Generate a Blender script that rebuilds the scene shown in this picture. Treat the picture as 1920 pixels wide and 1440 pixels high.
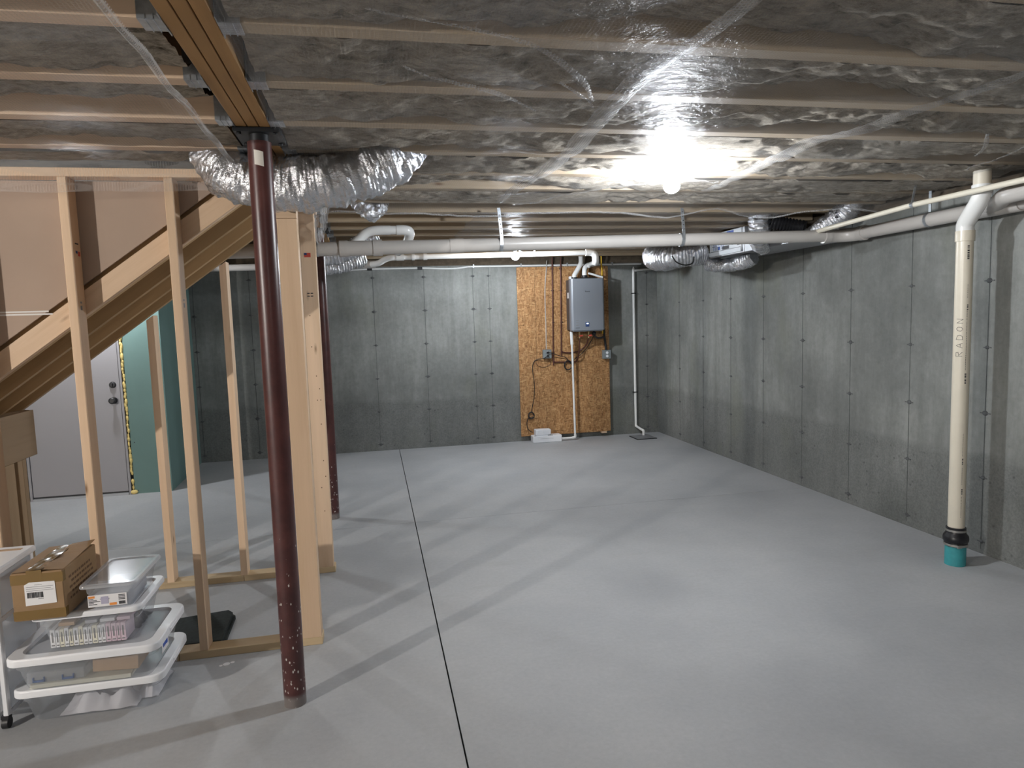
import bpy, bmesh, math, random
from mathutils import Vector, Matrix, noise
random.seed(7)
for _o in list(bpy.data.objects): bpy.data.objects.remove(_o)
SC = bpy.context.scene
COL = SC.collection
PI = math.pi

# ------------------------------------------------------------------ camera, world, exposure
CAM_Z = 1.5584
cam_d = bpy.data.cameras.new('camera'); cam = bpy.data.objects.new('camera', cam_d); COL.objects.link(cam)
cam_d.sensor_fit = 'HORIZONTAL'; cam_d.sensor_width = 36.0; cam_d.lens = 1272.47/1920*36
cam_d.clip_start = 0.05; cam_d.clip_end = 60
def _cam_axes(yaw, pitch, roll):
    cy, sy, cp, sp = math.cos(yaw), math.sin(yaw), math.cos(pitch), math.sin(pitch)
    f = Vector((sy*cp, cy*cp, sp)); r = Vector((cy, -sy, 0)); u = r.cross(f)
    cr, sr = math.cos(roll), math.sin(roll)
    return f, r*cr+u*sr, -r*sr+u*cr
_f, _r, _u = _cam_axes(0.199396, -0.094782, -0.031731)
_m = Matrix((( _r.x, _u.x, -_f.x, 0), (_r.y, _u.y, -_f.y, 0), (_r.z, _u.z, -_f.z, CAM_Z), (0, 0, 0, 1)))
cam.matrix_world = _m
SC.camera = cam
w = bpy.data.worlds.new('world'); SC.world = w; w.use_nodes = True
w.node_tree.nodes['Background'].inputs[0].default_value = (0.6, 0.7, 0.9, 1)
w.node_tree.nodes['Background'].inputs[1].default_value = 0.02
SC.view_settings.view_transform = 'Standard'; SC.view_settings.look = 'None'
SC.view_settings.exposure = 0.0; SC.view_settings.gamma = 1.0; SC.view_settings.use_curve_mapping = False
SC.cycles.use_denoising = True
SC.cycles.max_bounces = 8; SC.cycles.diffuse_bounces = 5; SC.cycles.glossy_bounces = 3
SC.cycles.transparent_max_bounces = 16; SC.cycles.transmission_bounces = 4
SC.cycles.sample_clamp_indirect = 6.0
SC.cycles.caustics_reflective = False; SC.cycles.caustics_refractive = False

# bulbs, the last one only assumed: where they hang and how strong each is
BULBS = [
    ('ceiling_bulb', (1.53, 3.30, 2.205), 150, (0.90, 0.95, 1.0), 'glowing round bulb hanging under the plastic-covered joists in front of the white drain pipe'),
    ('ceiling_bulb', (1.515, 7.10, 2.215), 170, (0.88, 0.94, 1.0), 'glowing bulb near the far wall, seen just below the long white drain pipe'),
    ('ceiling_bulb', (-2.44, 6.70, 2.22), 135, (0.93, 0.96, 1.0), 'glowing bulb above the grey door behind the stairs'),
    ('ceiling_bulb', (-4.60, -0.65, 2.22), 1150, (1.0, 0.95, 0.89), 'glowing bulb at the rear left of the basement, nearest the left wall'),
    ('ceiling_bulb', (0.75, -1.60, 2.22), 35, (1.0, 0.95, 0.90), 'unseen bulb assumed behind the viewer in the rear of the basement'),  # unseen, assumed source: weak fill from behind the camera
]

# ------------------------------------------------------------------ main measures (metres)
XR, YB = 3.679, 8.414          # right wall, back wall
XL, YF = -6.0, -3.2            # left wall, front wall (behind the camera)
ZC = 2.24                      # top of the concrete
ZJ = 2.31                      # underside of the joists
ZT = 2.55                      # underside of the subfloor

# ------------------------------------------------------------------ materials
def new_mat(name):
    m = bpy.data.materials.new(name); m.use_nodes = True
    nt = m.node_tree; b = nt.nodes['Principled BSDF']
    return m, nt, b
def N(nt, t, **kw):
    n = nt.nodes.new(t)
    for k, v in kw.items():
        if k.startswith('i_'): n.inputs[k[2:].replace('_', ' ')].default_value = v
        else: setattr(n, k, v)
    return n
def LK(nt, a, b): nt.links.new(a, b)
def coords(nt, scale, use='Object', loc=None):
    tc = N(nt, 'ShaderNodeTexCoord'); mp = N(nt, 'ShaderNodeMapping')
    mp.inputs['Scale'].default_value = scale
    LK(nt, tc.outputs[use], mp.inputs['Vector'])
    oi = N(nt, 'ShaderNodeObjectInfo'); mul = N(nt, 'ShaderNodeMath', operation='MULTIPLY'); mul.inputs[1].default_value = 37.0
    LK(nt, oi.outputs['Random'], mul.inputs[0])
    cb = N(nt, 'ShaderNodeCombineXYZ')
    for i in range(3): LK(nt, mul.outputs[0], cb.inputs[i])
    LK(nt, cb.outputs[0], mp.inputs['Location'])
    return mp.outputs['Vector']
def ramp(nt, src, stops):
    r = N(nt, 'ShaderNodeValToRGB'); e = r.color_ramp.elements
    while len(e) < len(stops): e.new(0.5)
    for el, (p, c) in zip(e, stops): el.position = p; el.color = (c[0], c[1], c[2], 1)
    LK(nt, src, r.inputs[0]); return r.outputs[0]
def mixc(nt, fac, a, b, mode='MIX'):
    m = N(nt, 'ShaderNodeMix', data_type='RGBA', blend_type=mode)
    for idx, v in ((0, fac), (6, a), (7, b)):
        if hasattr(v, 'is_output'): LK(nt, v, m.inputs[idx])
        elif idx == 0: m.inputs[0].default_value = v
        else: m.inputs[idx].default_value = (v[0], v[1], v[2], 1)
    return m.outputs[2]
def noise_t(nt, vec, scale, detail=4, rough=0.6):
    n = N(nt, 'ShaderNodeTexNoise'); n.inputs['Scale'].default_value = scale
    n.inputs['Detail'].default_value = detail; n.inputs['Roughness'].default_value = rough
    LK(nt, vec, n.inputs['Vector']); return n.outputs[0]
def bump(nt, b, h, strength=0.3, dist=0.01):
    n = N(nt, 'ShaderNodeBump'); n.inputs['Strength'].default_value = strength; n.inputs['Distance'].default_value = dist
    LK(nt, h, n.inputs['Height']); LK(nt, n.outputs[0], b.inputs['Normal'])
def plain(name, col, rough=0.5, metal=0.0, spec=None, mott=0.0, scale=20):
    m, nt, b = new_mat(name)
    b.inputs['Roughness'].default_value = rough; b.inputs['Metallic'].default_value = metal
    if spec is not None: b.inputs['Specular IOR Level'].default_value = spec
    if mott > 0:
        v = coords(nt, (1, 1, 1)); n = noise_t(nt, v, scale, 5)
        lo = tuple(c*(1-mott) for c in col); hi = tuple(min(1, c*(1+mott)) for c in col)
        LK(nt, ramp(nt, n, [(0.3, lo), (0.7, hi)]), b.inputs['Base Color'])
    else: b.inputs['Base Color'].default_value = (*col, 1)
    return m
def wood(name, axis, base, dark, rough=0.62, knots=True, contrast=1.0):
    """sawn lumber, grain running along the axis ('x', 'y', 'z' or 's' for the stair slope)"""
    m, nt, b = new_mat(name)
    s = {'x': (1.2, 22, 22), 'y': (22, 1.2, 22), 'z': (22, 22, 1.2)}[axis]
    v = coords(nt, s)
    n1 = noise_t(nt, v, 1.0, 6, 0.65)
    v2 = coords(nt, tuple(c*0.25 for c in s)); n2 = noise_t(nt, v2, 1.0, 2, 0.5)
    mid = tuple((a+c)/2 for a, c in zip(base, dark))
    c1 = ramp(nt, n1, [(0.28, mid), (0.50, base), (0.75, tuple(min(1, x*1.08) for x in base))])
    oi = N(nt, 'ShaderNodeObjectInfo')
    c2 = mixc(nt, ramp(nt, n2, [(0.35, (0, 0, 0)), (0.75, (0.45, 0.45, 0.45))]), c1, dark)
    hs = N(nt, 'ShaderNodeHueSaturation'); LK(nt, c2, hs.inputs['Color'])
    mr = N(nt, 'ShaderNodeMapRange'); mr.inputs['To Min'].default_value = 0.88; mr.inputs['To Max'].default_value = 1.1
    LK(nt, oi.outputs['Random'], mr.inputs[0]); LK(nt, mr.outputs[0], hs.inputs['Value'])
    out = hs.outputs[0]
    if knots:
        ks = {'x': (3.2, 11, 11), 'y': (11, 3.2, 11), 'z': (11, 11, 3.2)}[axis]
        vo = N(nt, 'ShaderNodeTexVoronoi'); vo.inputs['Scale'].default_value = 1.0
        LK(nt, coords(nt, ks), vo.inputs['Vector'])
        k = ramp(nt, vo.outputs['Distance'], [(0.04, (1, 1, 1)), (0.09, (0.3, 0.3, 0.3)), (0.14, (0, 0, 0))])
        sk = N(nt, 'ShaderNodeSeparateColor'); LK(nt, vo.outputs['Color'], sk.inputs[0])
        k = mixc(nt, 1.0, k, ramp(nt, sk.outputs[1], [(0.60, (0, 0, 0)), (0.62, (0.85, 0.85, 0.85))]), 'MULTIPLY')
        out = mixc(nt, k, out, (0.16, 0.075, 0.03))
    LK(nt, out, b.inputs['Base Color'])
    b.inputs['Roughness'].default_value = rough; b.inputs['Specular IOR Level'].default_value = 0.25
    bump(nt, b, n1, 0.15, 0.002)
    return m
PINE, PINE_D = (0.72, 0.53, 0.37), (0.58, 0.39, 0.24)
M = {}
for ax in 'xyz': M['pine_'+ax] = wood('pine_'+ax, ax, PINE, PINE_D)
M['joist_x'] = wood('joist_x', 'x', (0.50, 0.39, 0.265), (0.30, 0.215, 0.14))
M['beam_y'] = wood('beam_y', 'y', (0.45, 0.255, 0.105), (0.20, 0.10, 0.035))
M['stair_x'] = wood('stair_x', 'x', (0.52, 0.33, 0.14), (0.30, 0.17, 0.06))
M['stair_y'] = wood('stair_y', 'y', (0.50, 0.33, 0.16), (0.28, 0.17, 0.08))
M['old_z'] = wood('old_z', 'z', (0.38, 0.27, 0.165), (0.24, 0.15, 0.08))
M['old_y'] = wood('old_y', 'y', (0.31, 0.22, 0.14), (0.20, 0.13, 0.07))
M['treated_x'] = wood('treated_x', 'x', (0.56, 0.43, 0.27), (0.38, 0.27, 0.15))

def concrete_wall():
    m, nt, b = new_mat('poured_concrete')
    v = coords(nt, (1, 1, 1))
    big = noise_t(nt, v, 0.9, 5, 0.6)
    c = ramp(nt, big, [(0.34, (0.155, 0.163, 0.156)), (0.50, (0.225, 0.233, 0.224)), (0.66, (0.295, 0.302, 0.290))])
    st = noise_t(nt, coords(nt, (3.5, 3.5, 0.5)), 1.6, 7, 0.72)
    c = mixc(nt, ramp(nt, st, [(0.38, (0.45, 0.45, 0.45)), (0.6, (0, 0, 0))]), c, (0.125, 0.13, 0.122))
    fine = noise_t(nt, v, 26, 4, 0.7)
    c = mixc(nt, 0.35, c, ramp(nt, fine, [(0.3, (0.36, 0.36, 0.36)), (0.7, (0.64, 0.64, 0.64))]), 'OVERLAY')
    # dark bugholes, denser in the lower lift of the pour
    vo = N(nt, 'ShaderNodeTexVoronoi'); vo.inputs['Scale'].default_value = 17
    LK(nt, v, vo.inputs['Vector'])
    sep = N(nt, 'ShaderNodeSeparateXYZ'); tc = N(nt, 'ShaderNodeTexCoord'); LK(nt, tc.outputs['Object'], sep.inputs[0])
    edge = noise_t(nt, coords(nt, (1, 1, 1)), 3.0, 3)
    ad = N(nt, 'ShaderNodeMath', operation='MULTIPLY_ADD'); ad.inputs[1].default_value = 0.16; LK(nt, edge, ad.inputs[0]); LK(nt, sep.outputs[2], ad.inputs[2])
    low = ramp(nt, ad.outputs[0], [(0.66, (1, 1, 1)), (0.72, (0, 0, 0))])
    pit = ramp(nt, vo.outputs['Distance'], [(0.05, (1, 1, 1)), (0.22, (0, 0, 0))])
    keep = ramp(nt, noise_t(nt, v, 9, 2), [(0.50, (0, 0, 0)), (0.60, (1, 1, 1))])
    pm = mixc(nt, 1.0, pit, keep, 'MULTIPLY')
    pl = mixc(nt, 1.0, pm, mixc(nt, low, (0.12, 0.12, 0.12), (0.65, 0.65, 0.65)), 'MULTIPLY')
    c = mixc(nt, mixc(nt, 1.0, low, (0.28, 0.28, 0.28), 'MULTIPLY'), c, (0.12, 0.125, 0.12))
    c = mixc(nt, pl, c, (0.06, 0.062, 0.062))
    gr = noise_t(nt, v, 75, 3, 0.7)
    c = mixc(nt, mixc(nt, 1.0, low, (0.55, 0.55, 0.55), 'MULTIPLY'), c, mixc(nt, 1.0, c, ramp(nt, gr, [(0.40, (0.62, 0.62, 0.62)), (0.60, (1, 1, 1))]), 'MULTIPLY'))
    # greenish damp patches
    dm = ramp(nt, noise_t(nt, coords(nt, (1, 1, 0.5)), 1.7, 3), [(0.56, (0, 0, 0)), (0.72, (0.35, 0.35, 0.35))])
    c = mixc(nt, dm, c, (0.19, 0.20, 0.15))
    LK(nt, c, b.inputs['Base Color']); b.inputs['Roughness'].default_value = 0.8
    b.inputs['Specular IOR Level'].default_value = 0.3
    bump(nt, b, fine, 0.12, 0.003)
    return m
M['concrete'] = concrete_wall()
M['seam'] = plain('concrete_seam', (0.085, 0.09, 0.088), 0.9, mott=0.3)
M['tie'] = plain('concrete_tie', (0.085, 0.088, 0.09), 0.8, mott=0.4, scale=40)
def floor_mat():
    m, nt, b = new_mat('slab_concrete')
    v = coords(nt, (1, 1, 1))
    a = noise_t(nt, v, 1.1, 7, 0.62)
    c = ramp(nt, a, [(0.30, (0.340, 0.348, 0.362)), (0.52, (0.400, 0.407, 0.420)), (0.75, (0.455, 0.459, 0.468))])
    f = noise_t(nt, v, 45, 4, 0.7)
    c = mixc(nt, 0.25, c, ramp(nt, f, [(0.3, (0.4, 0.4, 0.4)), (0.7, (0.6, 0.6, 0.6))]), 'OVERLAY')
    tr = noise_t(nt, coords(nt, (1, 3.2, 1)), 2.4, 5, 0.7)
    c = mixc(nt, ramp(nt, tr, [(0.58, (0, 0, 0)), (0.72, (0.35, 0.35, 0.35))]), c, (0.36, 0.36, 0.355))
    LK(nt, c, b.inputs['Base Color']); b.inputs['Specular IOR Level'].default_value = 0.3
    rr = ramp(nt, a, [(0.3, (0.55, 0.55, 0.55)), (0.7, (0.75, 0.75, 0.75))]); LK(nt, rr, b.inputs['Roughness'])
    bump(nt, b, f, 0.08, 0.002)
    return m
M['floor'] = floor_mat()
M['joint_gap'] = plain('joint_gap', (0.03, 0.03, 0.032), 0.95)
M['subfloor'] = plain('subfloor_board', (0.11, 0.075, 0.04), 0.9, mott=0.4, scale=12)
def osb():
    m, nt, b = new_mat('oriented_strand_board')
    cols = []
    v = coords(nt, (1, 1, 1))
    warp = N(nt, 'ShaderNodeTexNoise'); warp.inputs['Scale'].default_value = 14; LK(nt, v, warp.inputs['Vector'])
    vm = N(nt, 'ShaderNodeVectorMath', operation='MULTIPLY_ADD'); LK(nt, warp.outputs['Color'], vm.inputs[0]); vm.inputs[1].default_value = (0.035, 0.035, 0.035); LK(nt, v, vm.inputs[2])
    mp = N(nt, 'ShaderNodeMapping'); mp.inputs['Scale'].default_value = (110, 110, 24); mp.inputs['Rotation'].default_value = (0, 0.35, 0); LK(nt, vm.outputs[0], mp.inputs[0])
    vo = N(nt, 'ShaderNodeTexVoronoi'); vo.inputs['Scale'].default_value = 1.0; LK(nt, mp.outputs[0], vo.inputs['Vector'])
    sp = N(nt, 'ShaderNodeSeparateColor'); LK(nt, vo.outputs['Color'], sp.inputs[0])
    c = ramp(nt, sp.outputs[0], [(0.0, (0.24, 0.115, 0.045)), (0.35, (0.36, 0.185, 0.075)), (0.7, (0.42, 0.225, 0.095)), (1.0, (0.52, 0.31, 0.145))])
    mp2 = N(nt, 'ShaderNodeMapping'); mp2.inputs['Scale'].default_value = (26, 26, 95); mp2.inputs['Rotation'].default_value = (0, 0.7, 0); LK(nt, vm.outputs[0], mp2.inputs[0])
    vo2 = N(nt, 'ShaderNodeTexVoronoi'); vo2.inputs['Scale'].default_value = 1.0; LK(nt, mp2.outputs[0], vo2.inputs['Vector'])
    sp2 = N(nt, 'ShaderNodeSeparateColor'); LK(nt, vo2.outputs['Color'], sp2.inputs[0])
    c2 = ramp(nt, sp2.outputs[0], [(0.0, (0.20, 0.095, 0.035)), (0.5, (0.40, 0.215, 0.09)), (1.0, (0.55, 0.34, 0.16))])
    c = mixc(nt, ramp(nt, sp2.outputs[1], [(0.62, (0, 0, 0)), (0.64, (0.9, 0.9, 0.9))]), c, c2)
    d = noise_t(nt, coords(nt, (30, 30, 9)), 1.0, 5, 0.7)
    c = mixc(nt, 0.6, c, ramp(nt, d, [(0.3, (0.3, 0.3, 0.3)), (0.7, (0.7, 0.7, 0.7))]), 'OVERLAY')
    LK(nt, c, b.inputs['Base Color']); b.inputs['Roughness'].default_value = 0.6; b.inputs['Specular IOR Level'].default_value = 0.3
    bump(nt, b, sp.outputs[0], 0.2, 0.003)
    return m
M['osb'] = osb()
def batt():
    m, nt, b = new_mat('mineral_wool')
    v = coords(nt, (1, 2.2, 1))
    n = noise_t(nt, v, 13, 10, 0.82); n2 = noise_t(nt, coords(nt, (1, 1, 1)), 1.9, 5, 0.65)
    c = ramp(nt, n, [(0.36, (0.11, 0.088, 0.060)), (0.5, (0.46, 0.39, 0.305)), (0.63, (0.72, 0.62, 0.49))])
    c = mixc(nt, ramp(nt, n2, [(0.42, (0, 0, 0)), (0.66, (0.5, 0.5, 0.5))]), c, (0.27, 0.25, 0.22))
    LK(nt, c, b.inputs['Base Color']); b.inputs['Roughness'].default_value = 1.0; b.inputs['Specular IOR Level'].default_value = 0.05
    bump(nt, b, n, 0.9, 0.02)
    return m
M['batt'] = batt()
def film(name, thread=0.5, haze=0.10, gloss=0.10, rough=0.22, white=(0.88, 0.865, 0.85)):
    """clear polyethylene with a woven reinforcing scrim"""
    m, nt, b = new_mat(name)
    out = nt.nodes['Material Output']; nt.nodes.remove(b)
    tc = N(nt, 'ShaderNodeTexCoord'); sep = N(nt, 'ShaderNodeSeparateXYZ'); LK(nt, tc.outputs['Object'], sep.inputs[0])
    def stripes(axis, per, ph):
        a = N(nt, 'ShaderNodeMath', operation='MULTIPLY'); a.inputs[1].default_value = 1/per; LK(nt, sep.outputs[axis], a.inputs[0])
        f = N(nt, 'ShaderNodeMath', operation='FRACT'); LK(nt, a.outputs[0], f.inputs[0])
        l = N(nt, 'ShaderNodeMath', operation='LESS_THAN'); l.inputs[1].default_value = 0.30; LK(nt, f.outputs[0], l.inputs[0])
        return l.outputs[0]
    sx, sy = stripes(0, 0.011, 0), stripes(1, 0.011, 0)
    mx = N(nt, 'ShaderNodeMath', operation='MAXIMUM'); LK(nt, sx, mx.inputs[0]); LK(nt, sy, mx.inputs[1])
    cl = noise_t(nt, coords(nt, (1, 1.6, 1)), 2.2, 6, 0.65)
    hz = N(nt, 'ShaderNodeMapRange'); hz.inputs['From Min'].default_value = 0.38; hz.inputs['From Max'].default_value = 0.72
    hz.inputs['To Min'].default_value = haze*0.25; hz.inputs['To Max'].default_value = haze*2.2; LK(nt, cl, hz.inputs[0])
    fa = N(nt, 'ShaderNodeMath', operation='MULTIPLY_ADD'); fa.inputs[1].default_value = thread; LK(nt, mx.outputs[0], fa.inputs[0]); LK(nt, hz.outputs[0], fa.inputs[2])
    fa.use_clamp = True
    tr = N(nt, 'ShaderNodeBsdfTransparent'); tr.inputs[0].default_value = (0.97, 0.98, 1.0, 1)
    df = N(nt, 'ShaderNodeBsdfDiffuse'); df.inputs[0].default_value = (*white, 1)
    tl = N(nt, 'ShaderNodeBsdfTranslucent'); tl.inputs[0].default_value = (*white, 1)
    dm = N(nt, 'ShaderNodeMixShader'); dm.inputs[0].default_value = 0.35; LK(nt, df.outputs[0], dm.inputs[1]); LK(nt, tl.outputs[0], dm.inputs[2])
    m1 = N(nt, 'ShaderNodeMixShader'); LK(nt, fa.outputs[0], m1.inputs[0]); LK(nt, tr.outputs[0], m1.inputs[1]); LK(nt, dm.outputs[0], m1.inputs[2])
    gl = N(nt, 'ShaderNodeBsdfGlossy'); gl.inputs['Roughness'].default_value = rough; gl.inputs[0].default_value = (0.95, 0.95, 0.97, 1)
    bp = N(nt, 'ShaderNodeBump'); bp.inputs['Strength'].default_value = 1.0; bp.inputs['Distance'].default_value = 0.02
    w1 = noise_t(nt, coords(nt, (1, 1, 1)), 16, 5, 0.65); LK(nt, w1, bp.inputs['Height']); LK(nt, bp.outputs[0], gl.inputs['Normal'])
    fr = N(nt, 'ShaderNodeLayerWeight'); fr.inputs[0].default_value = 0.25
    fm = N(nt, 'ShaderNodeMath', operation='MULTIPLY_ADD'); fm.inputs[1].default_value = 0.06; fm.inputs[2].default_value = gloss; LK(nt, fr.outputs['Facing'], fm.inputs[0])
    m2 = N(nt, 'ShaderNodeMixShader'); LK(nt, fm.outputs[0], m2.inputs[0]); LK(nt, m1.outputs[0], m2.inputs[1]); LK(nt, gl.outputs[0], m2.inputs[2])
    LK(nt, m2.outputs[0], out.inputs[0])
    return m
M['film'] = film('woven_poly_film', 0.12, 0.052, 0.006, 0.33)
M['film_fold'] = film('woven_poly_film_folded', 0.20, 0.17, 0.011, 0.36)
def clear_plastic(name, alpha, tint=(0.80, 0.82, 0.86), gloss=0.10, rough=0.15):
    m, nt, b = new_mat(name); out = nt.nodes['Material Output']; nt.nodes.remove(b)
    tr = N(nt, 'ShaderNodeBsdfTransparent'); tr.inputs[0].default_value = (0.96, 0.97, 0.98, 1)
    df = N(nt, 'ShaderNodeBsdfDiffuse'); df.inputs[0].default_value = (*tint, 1)
    tl = N(nt, 'ShaderNodeBsdfTranslucent'); tl.inputs[0].default_value = (*tint, 1)
    dm = N(nt, 'ShaderNodeMixShader'); dm.inputs[0].default_value = 0.5; LK(nt, df.outputs[0], dm.inputs[1]); LK(nt, tl.outputs[0], dm.inputs[2])
    m1 = N(nt, 'ShaderNodeMixShader'); m1.inputs[0].default_value = alpha; LK(nt, tr.outputs[0], m1.inputs[1]); LK(nt, dm.outputs[0], m1.inputs[2])
    gl = N(nt, 'ShaderNodeBsdfGlossy'); gl.inputs['Roughness'].default_value = rough
    m2 = N(nt, 'ShaderNodeMixShader'); m2.inputs[0].default_value = gloss; LK(nt, m1.outputs[0], m2.inputs[1]); LK(nt, gl.outputs[0], m2.inputs[2])
    LK(nt, m2.outputs[0], out.inputs[0]); return m
M['clear'] = clear_plastic('clear_bin_plastic', 0.24)
M['clear_milky'] = clear_plastic('milky_bin_plastic', 0.45)
M['lid_centre'] = clear_plastic('lid_centre_plastic', 0.72, (0.72, 0.74, 0.78), 0.06)
M['white_plastic'] = plain('white_plastic', (0.80, 0.81, 0.84), 0.35)
M['black_plastic'] = plain('black_plastic', (0.015, 0.015, 0.017), 0.45)
M['foam_mat'] = plain('black_foam', (0.012, 0.018, 0.018), 0.85, mott=0.5, scale=60)
def steel_red():
    m, nt, b = new_mat('red_oxide_paint')
    v = coords(nt, (1, 1, 1)); n = noise_t(nt, v, 7, 5, 0.7)
    c = ramp(nt, n, [(0.3, (0.050, 0.017, 0.017)), (0.55, (0.080, 0.026, 0.024)), (0.75, (0.115, 0.040, 0.035))])
    # paint and plaster splatter, thicker towards the foot
    vo = N(nt, 'ShaderNodeTexVoronoi'); vo.inputs['Scale'].default_value = 1.0; LK(nt, coords(nt, (75, 75, 40)), vo.inputs['Vector'])
    spl = ramp(nt, vo.outputs['Distance'], [(0.20, (1, 1, 1)), (0.27, (0, 0, 0))])
    tc = N(nt, 'ShaderNodeTexCoord'); sep = N(nt, 'ShaderNodeSeparateXYZ'); LK(nt, tc.outputs['Object'], sep.inputs[0])
    nn = noise_t(nt, v, 26, 3, 0.6)
    mr = N(nt, 'ShaderNodeMapRange'); mr.inputs['From Min'].default_value = 0.0; mr.inputs['From Max'].default_value = 1.3
    mr.inputs['To Min'].default_value = 0.12; mr.inputs['To Max'].default_value = -0.20; LK(nt, sep.outputs[2], mr.inputs[0])
    ad = N(nt, 'ShaderNodeMath', operation='ADD'); LK(nt, nn, ad.inputs[0]); LK(nt, mr.outputs[0], ad.inputs[1])
    keep = ramp(nt, ad.outputs[0], [(0.575, (0, 0, 0)), (0.60, (1, 1, 1))])
    f = mixc(nt, 1.0, spl, keep, 'MULTIPLY')
    c = mixc(nt, f, c, (0.55, 0.53, 0.50))
    foot = ramp(nt, sep.outputs[2], [(0.035, (1, 1, 1)), (0.055, (0, 0, 0))])
    c = mixc(nt, mixc(nt, 1.0, foot, (0.8, 0.8, 0.8), 'MULTIPLY'), c, (0.22, 0.20, 0.19))
    LK(nt, c, b.inputs['Base Color']); b.inputs['Roughness'].default_value = 0.35
    return m
M['column'] = steel_red()
M['black_steel'] = plain('black_steel', (0.015, 0.016, 0.018), 0.5, 0.3)
M['galv'] = plain('galvanised_steel', (0.50, 0.53, 0.56), 0.35, 0.85, mott=0.25, scale=30)
def foil():
    m, nt, b = new_mat('crinkled_foil')
    v = coords(nt, (1, 1, 1)); n = noise_t(nt, v, 38, 4, 0.7)
    b.inputs['Base Color'].default_value = (0.70, 0.71, 0.74, 1); b.inputs['Metallic'].default_value = 0.92
    b.inputs['Roughness'].default_value = 0.27
    bump(nt, b, n, 0.8, 0.012); return m
M['foil'] = foil()
M['pvc'] = plain('white_pvc', (0.50, 0.475, 0.45), 0.30, mott=0.03, scale=5)
M['pvc_bright'] = plain('bright_pvc', (0.80, 0.80, 0.79), 0.25)
M['pvc_cream'] = plain('cream_pvc', (0.74, 0.69, 0.58), 0.35)
M['pvc_stack'] = plain('cream_stack_pvc', (0.70, 0.64, 0.53), 0.32, mott=0.04, scale=4)
M['teal'] = plain('teal_sewer_pipe', (0.045, 0.30, 0.33), 0.5, mott=0.15, scale=15)
M['rubber'] = plain('black_rubber', (0.01, 0.01, 0.013), 0.35)
M['clamp'] = plain('clamp_steel', (0.5, 0.48, 0.45), 0.3, 0.9)
M['copper'] = plain('copper', (0.105, 0.040, 0.028), 0.5, 0.35, mott=0.3, scale=30)
M['brass'] = plain('brass', (0.55, 0.4, 0.2), 0.35, 0.8)
M['heater'] = plain('heater_enamel', (0.26, 0.28, 0.315), 0.36, 0.3)
M['heater_side'] = plain('heater_side_enamel', (0.10, 0.085, 0.085), 0.5, 0.3)
M['yellow'] = plain('yellow_gas_line', (0.75, 0.45, 0.03), 0.5)
M['black_cable'] = plain('black_cable', (0.012, 0.012, 0.014), 0.5)
M['white_cable'] = plain('white_cable', (0.75, 0.76, 0.76), 0.45)
M['grey_cable'] = plain('grey_cable', (0.42, 0.40, 0.37), 0.5)
M['box_grey'] = plain('outlet_box_grey', (0.24, 0.27, 0.28), 0.45, 0.3)
M['cardboard'] = plain('cardboard', (0.29, 0.18, 0.09), 0.75, mott=0.10, scale=9)
M['cardboard_in'] = plain('cardboard_light', (0.45, 0.30, 0.18), 0.8, mott=0.06)
M['tape'] = plain('brown_packing_tape', (0.19, 0.115, 0.035), 0.22, mott=0.1, scale=6)
M['label'] = plain('white_label', (0.78, 0.77, 0.78), 0.5)
M['ink'] = plain('black_ink', (0.03, 0.03, 0.035), 0.6)
M['ink_grey'] = plain('grey_ink', (0.22, 0.22, 0.23), 0.6)
M['ink_brown'] = plain('brown_ink', (0.12, 0.06, 0.025), 0.7)
M['orange'] = plain('orange_print', (0.75, 0.28, 0.06), 0.5)
M['blue'] = plain('blue_print', (0.03, 0.09, 0.42), 0.5)
M['red'] = plain('red_print', (0.5, 0.06, 0.04), 0.5)
M['navy'] = plain('navy_plastic', (0.02, 0.05, 0.16), 0.4)
M['latch_blue'] = plain('latch_blue', (0.05, 0.12, 0.32), 0.4)
M['lilac'] = plain('lilac_print', (0.42, 0.40, 0.52), 0.5)
M['drywall'] = plain('drywall_back_paper', (0.40, 0.30, 0.235), 0.85, mott=0.06, scale=2.2)
M['drywall_tape'] = plain('drywall_tape', (0.72, 0.70, 0.68), 0.8)
M['green_board'] = plain('green_drywall', (0.13, 0.215, 0.20), 0.8, mott=0.07, scale=2)
M['door'] = plain('primed_door', (0.31, 0.30, 0.315), 0.5, mott=0.02, scale=2)
M['foam'] = plain('spray_foam', (0.75, 0.58, 0.22), 0.7, mott=0.25, scale=40)
M['dark'] = plain('dark_gap', (0.01, 0.009, 0.008), 0.9)
M['paper'] = plain('paper_tag', (0.75, 0.72, 0.66), 0.6)
M['duct_grey'] = plain('duct_board_grey', (0.38, 0.39, 0.41), 0.45, 0.5)
M['white_panel'] = plain('white_panel', (0.75, 0.78, 0.82), 0.4)
M['white_bag'] = plain('white_plastic_bag', (0.72, 0.70, 0.74), 0.5)
M['rim_wood'] = plain('rim_board', (0.10, 0.075, 0.05), 0.9, mott=0.3)
M['wall_plain'] = M['concrete']
def emit(name, col, s):
    m, nt, b = new_mat(name)
    b.inputs['Emission Color'].default_value = (*col, 1); b.inputs['Emission Strength'].default_value = s
    b.inputs['Base Color'].default_value = (0.8, 0.8, 0.8, 1); return m

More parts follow.
